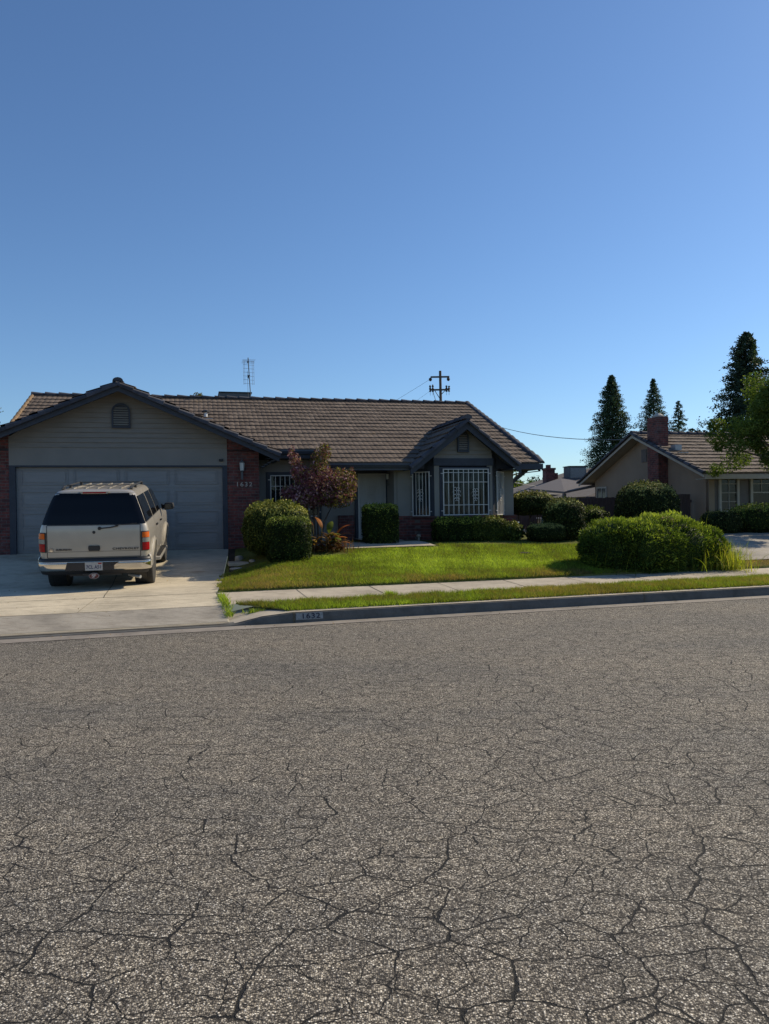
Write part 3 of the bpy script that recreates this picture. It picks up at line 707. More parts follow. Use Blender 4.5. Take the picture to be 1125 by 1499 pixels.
vent(2.44, 3.80, 4.32, .36, -.03, house); vent(11.08, 3.17, 3.62, .24, -.845, house)
# front door, security screen, lamps
dr = MB(); dr.box(8.50, 9.28, .46, .5, .84, 2.62)
do = dr.build('front_door', M['offwhite'], house)
b = MB(); b.box(8.42, 8.50, .44, .51, .84, 2.70); b.box(9.28, 9.33, .44, .51, .84, 2.70); b.box(8.50, 9.28, .44, .51, 2.62, 2.70); b.build('door_frame', M['navy'], do)
b = MB()
for x in np.linspace(8.52, 9.26, 12): b.box(x - .006, x + .006, .425, .437, .88, 2.60)
for z in (.86, 1.75, 2.61): b.box(8.50, 9.28, .420, .440, z - .018, z + .018)
b.box(8.50, 8.54, .418, .442, .86, 2.62); b.box(9.24, 9.28, .418, .442, .86, 2.62)
for k in range(9): b.tube([(8.78 + .22 * (1 + math.cos(t)) / 2, .415, 1.9 + .045 * k + .02 * math.sin(t)) for t in np.linspace(0, 6.28, 9)], .005, 5)
b.build('security_screen', M['offwhite'], do)
b = MB(); b.tube([(8.60, .42, 1.72), (8.60, .36, 1.72)], .02); b.build('handle', M['metal'], do)
b = MB(); b.box(8.25, 8.31, .47, .5, 1.92, 2.06); b.build('doorbell', M['black'], house)
def lantern(x, y, z, side='front', sc=1.0):
    o = thing_part('wall_lamp', house, (x, y, z)); 
    if side == 'left': o.rotation_euler = (0, 0, R(-90))
    b = MB(); b.box(-.03 * sc, .03 * sc, .05, .1, -.34 * sc, -.14 * sc); b.tube([(0, .06, -.28 * sc), (0, .0, -.3 * sc), (0, -.02, -.2 * sc), (0, -.02, -.12 * sc)], .009, 6); b.box(-.010, .010, -.03, -.01, -.36 * sc, -.14 * sc)
    b.build('bracket', M['greymetal'], o)
    b = MB(); b.lathe([(.03 * sc, -.14 * sc), (.055 * sc, -.12 * sc), (.055 * sc, -.105 * sc)], (0, -.02, 0), 6); b.lathe([(.075 * sc, .10 * sc), (.05 * sc, .14 * sc), (.012 * sc, .18 * sc), (.012 * sc, .20 * sc)], (0, -.02, 0), 6)
    b.build('cap', M['greymetal'], o)
    b = MB(); b.lathe([(.052 * sc, -.104 * sc), (.066 * sc, .099 * sc)], (0, -.02, 0), 6); b.build('lamp_shade', simple('lamp_glass', (.55, .56, .52), .2, .1), o)
lantern(5.37, -.10, 2.79, sc=.95); lantern(9.28, .12, 2.53, 'left', .7)
text_part('house_number', '1632', .155, simple('brass_numbers', (.42, .37, .33), .5, .1, metal=.3), house, (5.42, -.012, 2.335), (R(90), 0, 0), .006, 1.15, .0015, 1.25)
b = MB(); b.box(4.80, 4.90, -.05, .0, 2.93, 2.99); b.lathe([(.02, -.10), (.03, -.05)], (4.85, 0, 2.95), 10, 'y'); b.build('security_camera', M['black'], house)
# --- roofs
def v3(a, b_, z): return Vector((a, b_, z))
cp, sp = math.cos(math.atan(.42)), math.sin(math.atan(.42))
EB = -1.05
b = MB()
Ltot = (4.6 - EB) / cp
def skip_main(u, v):
    a = -.45 + u; b_ = EB + v * cp
    if a < 7.38 and b_ < -.02: return True
    if a < 6.1 and zmain(b_) < zgar(a) - .12 and b_ > -.6: return True
    if zmain(b_) < zbay(a) - .08 and -1.50 < a - BA < 1.62: return True
    return False
SAG = 0
tiles(b, v3(-.45, EB, zmain(EB) + .03), (1, 0, 0), (0, cp, sp), (0, -sp, cp), Ltot, 13.65, skip_main, expo=.352, tw=.28, butt=.031, seed=3)
tiles(b, v3(13.2, 10.1, zmain(EB) + .03), (-1, 0, 0), (0, -cp, sp), (0, sp, cp), Ltot, 13.65, None, expo=.352, seed=4)
b.build('roof', M['tile'], house)
b = MB()  # decks
def deck(p, th=.06): b.prism(p, (0, 0, -th))
deck([(-.45, 0, zmain(0)), (6.2, 0, zmain(0)), (6.2, 4.6, zmain(4.6)), (-.45, 4.6, zmain(4.6))])
deck([(6.2, .0, zmain(0)), (7.38, .0, zmain(0)), (7.38, 4.6, zmain(4.6)), (6.2, 4.6, zmain(4.6))])
deck([(7.38, EB, zmain(EB)), (9.60, EB, zmain(EB)), (9.60, 4.6, zmain(4.6)), (7.38, 4.6, zmain(4.6))])
deck([(9.60, -.3, zmain(-.3)), (12.66, -.3, zmain(-.3)), (12.66, 4.6, zmain(4.6)), (9.60, 4.6, zmain(4.6))])
deck([(12.66, EB, zmain(EB)), (13.18, EB, zmain(EB)), (13.18, 4.6, zmain(4.6)), (12.66, 4.6, zmain(4.6))])
deck([(-.45, 10.1, zmain(EB)), (13.18, 10.1, zmain(EB)), (13.18, 4.6, zmain(4.6)), (-.45, 4.6, zmain(4.6))])
b.build('roof_deck', M['soffit'], house)
b = MB(); caps(b, (-.45, 4.6, zmain(4.6) + .02), (13.2, 4.6, zmain(4.6) + .02), (0, 0, 1), ln=.38, seed=5)
caps(b, (13.2, 4.6, zmain(4.6) + .02), (13.22, EB - .02, zmain(EB) + .04), (0, -sp, cp), ln=.36, w=.09, h=.06, seed=6)
b.build('ridge_caps', M['rake'], house)
M['lichen'] = simple('lichen_rake', (.20, .13, .07), .9, .4, 9, bs=.5)
b = MB(); caps(b, (-.44, 4.6, zmain(4.6) + .02), (-.44, 1.6, zmain(1.6) + .04), (0, -sp, cp), ln=.36, w=.055, h=.05, seed=7); b.build('rake_caps', M['lichen'], house)
# garage roof
cg, sg = math.cos(math.atan(GP)), math.sin(math.atan(GP))
GF, GH = -.55, 3.84
zE = GZ - GP * GH
b = MB()
tiles(b, v3(GA + GH, GF, zE + .03), (0, 1, 0), (-cg, 0, sg), (sg, 0, cg), GH / cg, 4.4, None, seed=8)
tiles(b, v3(GA - GH, GF + 6.0, zE + .03), (0, -1, 0), (cg, 0, sg), (-sg, 0, cg), GH / cg, 6.0, None, seed=9)
b.build('garage_roof', M['tile'], house)
b = MB()
for sx in (-1, 1):
    b.prism([(GA, GF + .02, GZ), (GA + sx * GH, GF + .02, zE), (GA + sx * GH, GF + .02, zE - .07), (GA, GF + .02, GZ - .07)], (0, 4.2, 0))
b.build('roof_deck', M['soffit'], house)
b = MB()
for sx in (-1, 1):                                     # barge boards
    e = GA + sx * (GH + .02); ze = GZ - GP * (GH + .02)
    b.prism([(GA, GF, GZ - .02), (e, GF, ze - .02), (e, GF, ze - .21), (GA, GF, GZ - .21)], (0, .04, 0))
b.box(GA + GH, GA + GH + .03, GF, .9, zE - .13, zE + .01)
b.box(GA + GH - .12, GA + GH - .02, GF + .05, .5, zE - .20, zE - .14)
b.build('barge_board', M['navy'], house)
b = MB()
for sx in (-1, 1):
    e = GA + sx * (GH + .05); ze = GZ - GP * (GH + .05); nn = (sx * sg, 0, cg)
    caps(b, (e, GF - .0, ze + .045), (GA, GF - .0, GZ + .045), nn, w=.085, h=.075, ln=.40, seed=10 + sx, drop=.10)
caps(b, (GA, GF + .05, GZ + .02), (GA, 3.6, GZ + .02), (0, 0, 1), ln=.40, seed=14)
b.build('rake_caps', M['rake'], house)
# corbelled eave tiles under the right end of the garage roof
b = MB()
for k in range(5): b.box(GA + GH - .10 - .075 * k, GA + GH - .02 - .075 * k, GF + .1 + .06 * k, .3, zE - .16 - .045 * k, zE - .13 - .045 * k)
b.build('eave_corbel', M['soffit'], house)
# bay gable roof
cb_, sb_ = math.cos(math.atan(BP)), math.sin(math.atan(BP)); BF = -1.20; BH = 1.52; BHR = 1.40
zb = BZ - BP * BH
b = MB()
def skipb(u, v): return zmain(BF + 4.6 - u) > zbay(BA - BH + v * cb_) + .15
tiles(b, v3(BA - BH, BF + 3.6, zb + .03), (0, -1, 0), (cb_, 0, sb_), (-sb_, 0, cb_), BH / cb_, 3.6, None, seed=15)
tiles(b, v3(BA + BHR, BF, BZ - BP * BHR + .03), (0, 1, 0), (-cb_, 0, sb_), (sb_, 0, cb_), BHR / cb_, 3.4, None, seed=16)
b.build('bay_roof', M['tile'], house)
b = MB()
for sx, hh in ((-1, BH), (1, BHR)):
    ze = BZ - BP * hh
    b.prism([(BA, BF + .02, BZ), (BA + sx * hh, BF + .02, ze), (BA + sx * hh, BF + .02, ze - .07), (BA, BF + .02, BZ - .07)], (0, 2.2, 0))
b.build('roof_deck', M['soffit'], house)
b = MB()
for sx, hh in ((-1, BH + .02), (1, BHR + .1)):
    ze = BZ - BP * hh
    b.prism([(BA, BF, BZ - .02), (BA + sx * hh, BF, ze - .02), (BA + sx * hh, BF, ze - .20), (BA, BF, BZ - .24)], (0, .04, 0))
b.box(BA + BHR - .02, 13.22, EB - .12, EB - .04, zmain(EB) - .15, zmain(EB) - .0); b.box(12.3, 13.2, EB - .04, -.3, zmain(EB) - .15, zmain(EB) - .13)
b.build('barge_board', M['navy'], house)
b = MB()
for sx, hh in ((-1, BH + .02), (1, BHR + .04)):
    ze = BZ - BP * hh
    caps(b, (BA + sx * hh, BF - .01, ze + .04), (BA, BF - .01, BZ + .04), (sx * sb_, 0, cb_), w=.075, h=.055, ln=.36, seed=20 + sx, drop=.05)
caps(b, (BA, BF - .05, BZ + .05), (BA, 1.6, BZ + .05), (0, 0, 1), w=.1, h=.06, ln=.38, seed=25)
b.build('rake_caps', M['rake'], house)
# eave gutter, fascia, brace
b = MB()
gz = zmain(EB)
prof = [(-.02, .0), (-.02, -.10), (-.09, -.10), (-.13, -.03), (-.13, .01), (-.115, .01), (-.08, -.08), (-.03, -.08), (-.03, .0)]
b.prism([(7.36, EB + y, gz - .0 + z) for y, z in prof], (2.25, 0, 0)); b.box(7.38, 9.6, EB - .02, EB + .02, gz - .16, gz - .01)
b.prism([(6.2, .0 + y, 3.22 + z) for y, z in prof], (1.16, 0, 0))
b.build('gutter', simple('gutter_paint', (.045, .055, .075), .45, .1), house)
b = MB(); b.box(6.15, 7.36, -.02, .02, 3.02, 3.20); b.box(7.34, 7.38, EB, .02, 2.68, 3.2); b.box(13.16, 13.20, EB, 4.6, 2.6, 2.62)
b.prism([(13.16, EB, zmain(EB) - .03), (13.16, 4.6, zmain(4.6) - .03), (13.16, 4.6, zmain(4.6) - .22), (13.16, EB, zmain(EB) - .2)], (.04, 0, 0))
b.prism([(12.71, -.30, 2.28), (12.71, -.30, 2.40), (13.15, -.5, 2.80), (13.15, -.5, 2.68)], (0, .09, 0))
b.build('fascia', M['navy'], house)
b = MB(); b.box(7.38, 9.42, EB + .02, .5, 2.72, 2.74); b.box(6.0, 7.36, .02, .5, 3.0, 3.02); b.build('soffit', M['soffit'], house)
# plumbing vent on the roof
b = MB(); b.lathe([(.05, -.15), (.05, .10)], (4.52, 2.6, zmain(2.6) + .08), 10); b.build('vent_pipe', M['white'], house)
b = MB(); b.lathe([(.02, .10), (.115, .10), (.115, .14), (.03, .17)], (4.52, 2.6, zmain(2.6) + .08), 10); b.build('vent_cap', M['black'], house)
b = MB(); b.box(4.35, 4.72, 2.42, 2.72, zmain(2.45) - .02, zmain(2.45) + .05); b.build('flashing', M['white'], house)
b = MB(); b.tube([(2.62 + .25, 4.1, zmain(4.1)), (2.87, 4.1, zmain(4.1) + .28)], .02); b.build('vent_pipe', M['metal'], house)

# cooler behind the ridge, TV antenna
c = thing('rooftop_cooler', 'low dark rooftop cooler box showing above the ridge of the grey house', 'air cooler', (*hw(5.5, 5.6), zmain(4.6) - .36), HANG)
b = MB(); b.box(-.50, .50, -.4, .4, .2, .68); b.build('housing', M['greymetal'], c, bev=.02)
b = MB(); b.box(-.53, .53, -.43, .43, .68, .71); b.build('lid', M['black'], c)
b = MB(); 
for x in (-.4, .4):
    for y in (-.3, .3): b.box(x - .03, x + .03, y - .03, y + .03, -.1, .2)
b.build('stand', M['metal'], c)
an = thing('tv_antenna', 'thin metal television antenna mast on the ridge of the grey house', 'antenna', (*hw(5.99, 4.95), zmain(4.6) - .2), HANG)
b = MB(); b.tube([(0, 0, 0), (-.05, 0, .9), (-.085, 0, 1.62)], .016, 6); b.tube([(-.07, .05, 0), (-.10, .02, .5), (-.115, 0, 1.2)], .005, 4); b.build('mast', M['greymetal'], an)
b = MB()
for z in (.78, .9, 1.02, 1.14, 1.26, 1.38, 1.5): b.tube([(-.24, -.02, z + .01), (.10, .02, z)], .004, 4)
for x in (-.23, -.19, .05, .10): b.tube([(x, 0, .75), (x - .01, 0, 1.52)], .004, 4)
b.tube([(-.09, -.3, 1.5), (-.09, .3, 1.5)], .01, 5); b.tube([(-.06, -.3, 1.0), (-.06, .3, 1.0)], .012, 5)
for y in (-.28, -.1, .1, .28): b.tube([(-.28, y, 1.5), (.13, y, 1.5)], .004, 4)
b.build('elements', M['greymetal'], an)
b = MB(); b.box(-.10, -.055, -.03, .03, .98, 1.06); b.box(-.11, -.065, -.03, .03, 1.46, 1.52); b.build('clamp', M['black'], an)

# ------------------------------------------------------------------ the neighbour's house
H2 = thing('neighbour_house', 'tan stucco house on the right with a tall brick chimney and white-framed windows', 'house', (HO.x, HO.y, 0), HANG)
W2 = 21.25; B0, B1, RB = 2.85, 10.55, 6.7; E2, RZ, P2 = 2.80, 4.42, .40
def z2(b_): return RZ - P2 * abs(b_ - RB)
b = MB(); b.prism([(W2, B0, .4), (W2, B1, .4), (W2, B1, z2(B1) - .1), (W2, RB, RZ - .1), (W2, B0, z2(B0) - .1)], (.15, 0, 0))
b.box(W2 + .15, 34, B1 - .15, B1, .4, 2.75); b.box(W2, W2 + .22, B0 - .03, B0 + .12, .4, z2(B0) - .12)
b.box(22.72, 22.86, B0 + .02, B0 + .14, .4, 2.9); b.box(33.85, 34, B0, B1, .4, 2.75)
b.build('wall', M['tan'], H2)
b = MB(); b.box(W2 + .22, 21.62, B0, B0 + .1, 1.35, 2.72); b.box(22.50, 22.86, B0, B0 + .1, 1.35, 2.72); b.box(24.75, 34, B0, B0 + .1, 1.35, 2.72); b.box(21.6, 24.8, B0, B0 + .1, 2.70, 2.86)
b.build('wall_panel', M['taupe'], H2)
b = MB(); b.box(W2 + .22, 34, B0 - .04, B0 + .06, .4, 1.34); b.build('brick_wainscot', M['brick'], H2)
def window2(x0, x1, z0, z1, y, nx, nz, blind, double=False):
    w = thing_part('window', H2); f = MB()
    f.box(x0 - .09, x1 + .09, y - .05, y + .02, z1, z1 + .09); f.box(x0 - .09, x1 + .09, y - .05, y + .02, z0 - .07, z0); f.box(x0 - .09, x0, y - .049, y + .02, z0, z1); f.box(x1, x1 + .09, y - .049, y + .02, z0, z1)
    for i in range(1, nx): x = x0 + (x1 - x0) * i / nx; f.box(x - .010, x + .010, y - .02, y, z0 if not double else (z0 + z1) / 2, z1)
    for i in range(1, nz): z = (z0 if not double else (z0 + z1) / 2) + ((z1 - z0) if not double else (z1 - z0) / 2) * i / nz; f.box(x0, x1, y - .0195, y, z - .010, z + .010)
    if double: f.box(x0, x1, y - .03, y, (z0 + z1) / 2 - .02, (z0 + z1) / 2 + .02)
    f.build('window_frame', M['cream'], w)
    p = MB(); p.box(x0, x1, y + .004, y + .01, z0, z1); p.build('pane', M['glass'], w)
    c = MB(); zb = z0 if blind else (z0 + z1) / 2; k = int((z1 - zb) / .05)
    for i in range(k): c.add([(x0, y + .06, zb + i * .05), (x1, y + .06, zb + i * .05), (x1, y + .09, zb + i * .05 + .04), (x0, y + .09, zb + i * .05 + .04)], [(0, 1, 2, 3)])
    c.box(x0, x1, y + .5, y + .52, z0, z1); c.build('blind', M['curtain'] if blind else M['taupe'], w)
window2(21.72, 22.35, 1.44, 2.66, B0 - .02, 2, 4, True); window2(22.98, 23.72, 1.44, 2.66, B0 - .02, 2, 2, False, True); window2(23.90, 24.66, 1.44, 2.66, B0 - .02, 2, 2, False, True)
w = thing_part('window', H2, (W2, 9.95, 0), R(-90)); f = MB(); f.box(-.42, .42, -.04, .0, 2.44, 2.50); f.box(-.42, -.36, -.04, .0, 1.5, 2.44); f.box(.36, .42, -.04, .0, 1.5, 2.44); f.box(-.02, .02, -.03, .0, 1.5, 2.44); f.build('window_frame', M['cream'], w)
f = MB(); f.box(-.36, .36, -.012, -.006, 1.5, 2.44); f.build('pane', glass_mat('pane_shade', (.05, .055, .06), .2), w)
b = MB(); b.box(W2 - .03, W2, 6.5, 6.85, 3.35, 3.85); v = b.build('gable_vent', M['taupe'], H2); b = MB()
for k in range(8): b.box(W2 - .045, W2 - .03, 6.53, 6.82, 3.38 + k * .058, 3.40 + k * .058)
b.build('louvre', M['taupe'], v)
# roof
cq, sq = math.cos(math.atan(P2)), math.sin(math.atan(P2)); OV = 20.72; EV = 2.35
b = MB(); tiles(b, (OV, EV, z2(EV) + .03), (1, 0, 0), (0, cq, sq), (0, -sq, cq), (RB - EV) / cq, 13.4, None, expo=.40, seed=31)
tiles(b, (34.1, 11.05, z2(11.05) + .03), (-1, 0, 0), (0, -cq, sq), (0, sq, cq), (11.05 - RB) / cq, 13.4, None, expo=.40, seed=32)
b.build('roof', M['tile2'], H2)
b = MB(); b.prism([(OV + .02, EV, z2(EV)), (OV + .02, RB, RZ), (OV + .02, 11.05, z2(11.05)), (OV + .02, 11.05, z2(11.05) - .06), (OV + .02, RB, RZ - .06), (OV + .02, EV, z2(EV) - .06)], (13.3, 0, 0))
b.build('roof_deck', simple('soffit_cream', (.34, .30, .25), .8, .1), H2)
b = MB()
for e in (EV, 11.05): b.prism([(OV, RB, RZ - .03), (OV, e, z2(e) - .03), (OV, e, z2(e) - .12), (OV, RB, RZ - .12)], (.035, 0, 0))
b.box(OV + .035, 34, EV - .04, EV, z2(EV) - .17, z2(EV) - .01); b.box(OV + .035, 34, EV, B0, z2(EV) - .17, z2(EV) - .15)
b.build('fascia', M['cream'], H2)
b = MB(); caps(b, (OV, EV, z2(EV) + .03), (OV, RB, RZ + .04), (0, -sq, cq), w=.08, h=.06, ln=.4, seed=33); caps(b, (OV, 11.05, z2(11.05) + .03), (OV, RB, RZ + .04), (0, sq, cq), w=.08, h=.06, ln=.4, seed=34)
caps(b, (OV, RB, RZ + .05), (34, RB, RZ + .05), (0, 0, 1), ln=.42, seed=35); b.build('ridge_caps', M['rake'], H2)
ch = MB(); ch.box(W2 - .40, W2 - .002, 5.15, 5.85, .4, 4.78); ch.box(W2 - .002, W2 + .03, 5.15, 5.80, 3.6, 4.78); ch.box(W2 - .41, W2 + .04, 5.14, 5.81, 4.78, 4.94)
cho = ch.build('chimney', M['brick'], H2)
b = MB(); b.lathe([(.20, 0), (.21, .05), (.09, .14), (.02, .15)], (W2 - .15, 5.5, 4.96), 12); b.box(W2 - .36, W2 + .0, 5.18, 5.78, 4.942, 4.965); b.build('cap', M['rock'], cho)
b = MB(); b.box(21.2, 21.46, 4.6, 4.9, z2(4.7) - .1, z2(4.7) + .24); b.box(21.1, 21.5, 4.25, 4.45, z2(4.35) + .05, z2(4.35) + .075); b.build('roof_vent', M['metal'], H2)
b = MB(); b.prism([(19.9, 10.8, 2.25), (21.6, 10.8, 2.55), (21.6, 14.5, 3.0), (19.9, 14.5, 2.5)], (0, 0, .08)); b.box(19.9, 20.02, 10.85, 11.0, .6, 2.25)
b.build('patio_cover', M['taupe'], H2)

# ------------------------------------------------------------------ fences, utility box
def fence(name, label, a0, b0, a1, b1, zt, zb=.45, grp=None):
    x, y = hw(a0, b0); o = thing(name, label, 'fence', (x, y, 0), HANG + math.atan2(b1 - b0, a1 - a0), grp)
    Lg = math.hypot(a1 - a0, b1 - b0); n = int(Lg / .14); b = MB()
    for i in range(n):
        h = zt + random.uniform(-.015, .015); b.box(i * .14 + .003, i * .14 + .137, -.02 + random.uniform(-.004, .004), .0, zb, h, tint=random.random())
    b.build('fence_boards', M['wood'], o)
    b = MB(); b.box(0, Lg, .002, .04, zt - .3, zt - .21); b.box(0, Lg, .002, .04, zb + .2, zb + .29); b.build('rail', M['wood'], o)
    for i in range(int(Lg / 2.4) + 1):
        b = MB(); b.box(i * 2.4, i * 2.4 + .09, .04, .13, zb, zt + .03); b.build('post', M['wood'], o)
    return o
fence('wooden_fence', 'dark brown board fence running between the two houses behind the shrubs', 12.78, 8.6, 21.2, 8.6, 2.02)
fence('wooden_gate', 'short dark wooden gate against the tan house wall behind the dome shrub', 20.15, 3.7, 21.2, 3.7, 2.04)
u = thing('utility_box', 'small grey-green utility box with a pale lid below the umbrella-shaped shrub', 'utility box', (*hw(17.5, 7.75), .78), HANG)
b = MB(); b.box(-.24, .24, -.2, .2, 0, .42); b.build('cabinet', simple('box_green', (.16, .20, .17), .6, .1), u, bev=.015)
b = MB(); b.box(-.26, .26, -.22, .22, .42, .48); b.build('lid', M['white'], u, bev=.01)

# ------------------------------------------------------------------ houses far behind
FH = thing('distant_house', 'far grey-brown roofed house seen in the gap between the two houses', 'house', (8.3, 47, 0), R(8))
b = MB(); b.box(.4, 11.6, .4, 8.6, 0, 2.45); b.build('wall', M['cream'], FH)
b = MB(); b.add([(0, 0, 2.45), (12, 0, 2.45), (12, 9, 2.45), (0, 9, 2.45), (6, 3.4, 4.25), (6, 7.0, 4.25), (0, 0, 2.3), (12, 0, 2.3), (12, 9, 2.3), (0, 9, 2.3)], [(0, 1, 4), (1, 2, 5, 4), (2, 3, 5), (3, 0, 4, 5), (0, 6, 7, 1), (3, 9, 6, 0)])
M['shingle'] = simple('shingle', (.105, .088, .078), .95, .2, 3, bs=.4, bscale=20); b.build('roof', M['shingle'], FH)
b = MB(); b.box(2.9, 3.5, 3.4, 4.1, 2.8, 4.15); b.box(2.85, 3.55, 3.35, 4.15, 4.15, 4.28); b.box(3.05, 3.3, 3.6, 3.9, 4.28, 4.5); b.box(3.55, 3.75, 3.5, 4.0, 3.0, 3.95); b.build('chimney', M['brick'], FH)
c = thing('distant_cooler', 'boxy grey evaporative cooler standing on the far roof beside its brick chimney', 'air cooler', (12.45, 50.2, 3.3), R(8))
b = MB(); b.box(-.58, .58, -.5, .5, .2, .98); b.build('housing', M['greymetal'], c, bev=.03)
b = MB(); 
for k in range(9): b.box(-.5, .5, -.52, -.505, .28 + k * .07, .31 + k * .07)
b.build('louvre', M['metal'], c)
b = MB(); b.box(-.62, .62, -.54, .54, .98, 1.03); b.build('lid', M['black'], c)
b = MB(); b.box(-.5, .5, -.4, .4, -.2, .2); b.build('curb', M['greymetal'], c)
FH2 = thing('distant_garage', 'low dark roofed outbuilding in front of the far house, partly behind the tan house eave', 'shed', (10.6, 40.5, 0), R(12))
b = MB(); b.box(.3, 5.7, .3, 4.7, 0, 2.2); b.build('wall', M['cream'], FH2)
b = MB(); b.add([(0, 0, 2.2), (6, 0, 2.2), (6, 5, 2.2), (0, 5, 2.2), (4, 2.0, 3.3), (4, 3.2, 3.3), (0, 0, 2.1), (6, 0, 2.1)], [(0, 1, 4), (1, 2, 5, 4), (2, 3, 5), (3, 0, 4, 5), (0, 6, 7, 1)]); b.build('roof', M['shingle'], FH2)

# ------------------------------------------------------------------ utility pole and wires
p = thing('utility_pole', 'wooden utility pole with two crossarms rising behind the grey house ridge', 'utility pole', (4.55, 60, .7))
b = MB(); b.tube([(0, 0, 0), (-.05, 0, 11.75)], .15, 10, .10); b.build('pole', M['pole'], p)
b = MB(); b.box(-.80, .66, -.06, .06, 11.22, 11.34); b.build('crossarm', M['pole'], p); b = MB(); b.box(-.85, .62, -.06, .06, 10.22, 10.34); b.build('crossarm', M['pole'], p)
for x, z in ((-.82, 11.1), (.58, 11.1)):
    b = MB(); b.lathe([(.03, .14), (.11, .08), (.13, 0), (.10, -.10), (.03, -.15)], (x, 0, z), 10); b.build('lamp_head', M['black'], p)
for x, h in ((-.85, .30), (-.64, .34), (.42, .26), (.62, .22)):
    b = MB(); b.lathe([(.03, -.25), (.09, -.22), (.05, -.1), (.10, 0), (.05, .1), (.09, .2), (.03, h)], (x, 0, 10.36), 8); b.tube([(x, 0, 10.2), (x, 0, 9.85)], .012, 5); b.build('insulator', M['black'], p)
b = MB(); b.tube([(-.5, 0, 10.24), (-.05, 0, 9.5)], .03, 5); b.tube([(.35, 0, 10.26), (0, 0, 9.9)], .03, 5); b.tube([(-.65, 0, 10.2), (-.45, 0, 9.5), (-.1, 0, 8.9)], .022, 5); b.build('brace', M['greymetal'], p)
def wire(label, p0, p1, sag, r=.012):
    pts = [Vector(p0).lerp(Vector(p1), i / 16) - Vector((0, 0, sag * 4 * (i / 16) * (1 - i / 16))) for i in range(17)]
    b = MB(); b.tube([q - pts[0] for q in pts], r, 5); o = b.build('overhead_wire', M['greymetal']); o.location = pts[0]; return tag(o, label, 'wire')
wire('overhead wire sloping right from the utility pole across the sky to the tan house', (4.6, 60, 10.1), (*hw(21.3, 7.2), 4.3), .9, .016)
wire('overhead wire leaving the left lamp of the utility pole down to the left', (3.7, 60, 11.8), (-14, 64, 2.5), .2, .010)
wire('lower overhead wire leaving the pole crossarm down to the left', (3.7, 60, 10.9), (-12, 66, 1.5), .2, .008)
wire('thin service wire in the gap to the right of the grey house eave', (*hw(12.8, 8), 3.6), (14, 50, 2.9), .5, .014)
wire('second thin service wire just below the first in the gap right of the grey house', (*hw(12.8, 8), 3.35), (13.5, 50, 2.6), .5, .014)

# ------------------------------------------------------------------ shrubs
G1 = [(.011, .019, .006), (.020, .034, .008), (.048, .070, .014), (.36, .40, .07)]  # brightest stop is the sunlit tone painted on clipped tops
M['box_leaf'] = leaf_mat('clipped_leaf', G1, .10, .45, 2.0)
M['dark_leaf'] = leaf_mat('dark_leaf', [(.012, .019, .007), (.020, .032, .009), (.045, .058, .014), (.40, .38, .12)], .08, .4, 2.0)
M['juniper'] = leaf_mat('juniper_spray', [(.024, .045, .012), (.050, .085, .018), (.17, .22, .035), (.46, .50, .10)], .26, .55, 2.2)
M['strap'] = leaf_mat('strap_leaf', [(.16, .22, .03), (.26, .30, .04), (.38, .36, .06), (.28, .24, .08)], .4, .5, 2.0)
M['purple'] = leaf_mat('purple_leaf', [(.10, .030, .050), (.19, .065, .095), (.14, .07, .07), (.50, .30, .35)], .25, .45, 1.6)
M['olive'] = leaf_mat('olive_leaf', [(.09, .06, .03), (.13, .11, .035), (.16, .15, .04)], .3, .5, 2.0)
M['euon'] = leaf_mat('loose_leaf', [(.020, .034, .009), (.050, .066, .014), (.10, .12, .022), (.38, .36, .09)], .13, .45, 2.5)
def sdir(n, p, top=.0, zmin=-.9):
    d = rng.normal(size=(n * 2, 3)); d /= np.linalg.norm(d, axis=1)[:, None]; d = d[d[:, 2] > zmin][:n]
    r = (np.abs(d) ** p).sum(1) ** (-1 / p); return d, r
def shell(n, half, p=3, rough=.06, depth=.18, zc=.5, seed=0, nf=4):
    d, r = sdir(n, p); q = d * r[:, None]
    nz = vnoise(q, nf, seed) * rough
    dep = np.abs(rng.normal(size=len(q))) * depth; dep = np.clip(dep, 0, .9)
    P = q * (1 + nz - dep)[:, None] * np.array(half)
    nrm = np.sign(q) * np.abs(q) ** (p - 1) / np.array(half); nrm /= np.linalg.norm(nrm, axis=1)[:, None]
    return P, nrm
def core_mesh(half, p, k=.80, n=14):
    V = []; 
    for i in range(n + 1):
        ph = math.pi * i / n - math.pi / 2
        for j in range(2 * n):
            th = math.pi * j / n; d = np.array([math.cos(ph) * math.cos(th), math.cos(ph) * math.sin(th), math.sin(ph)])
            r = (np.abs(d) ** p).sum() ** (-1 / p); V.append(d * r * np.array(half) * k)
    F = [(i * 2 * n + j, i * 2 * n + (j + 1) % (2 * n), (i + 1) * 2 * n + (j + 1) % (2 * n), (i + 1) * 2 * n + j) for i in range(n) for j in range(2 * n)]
    return np.array(V), np.array(F)
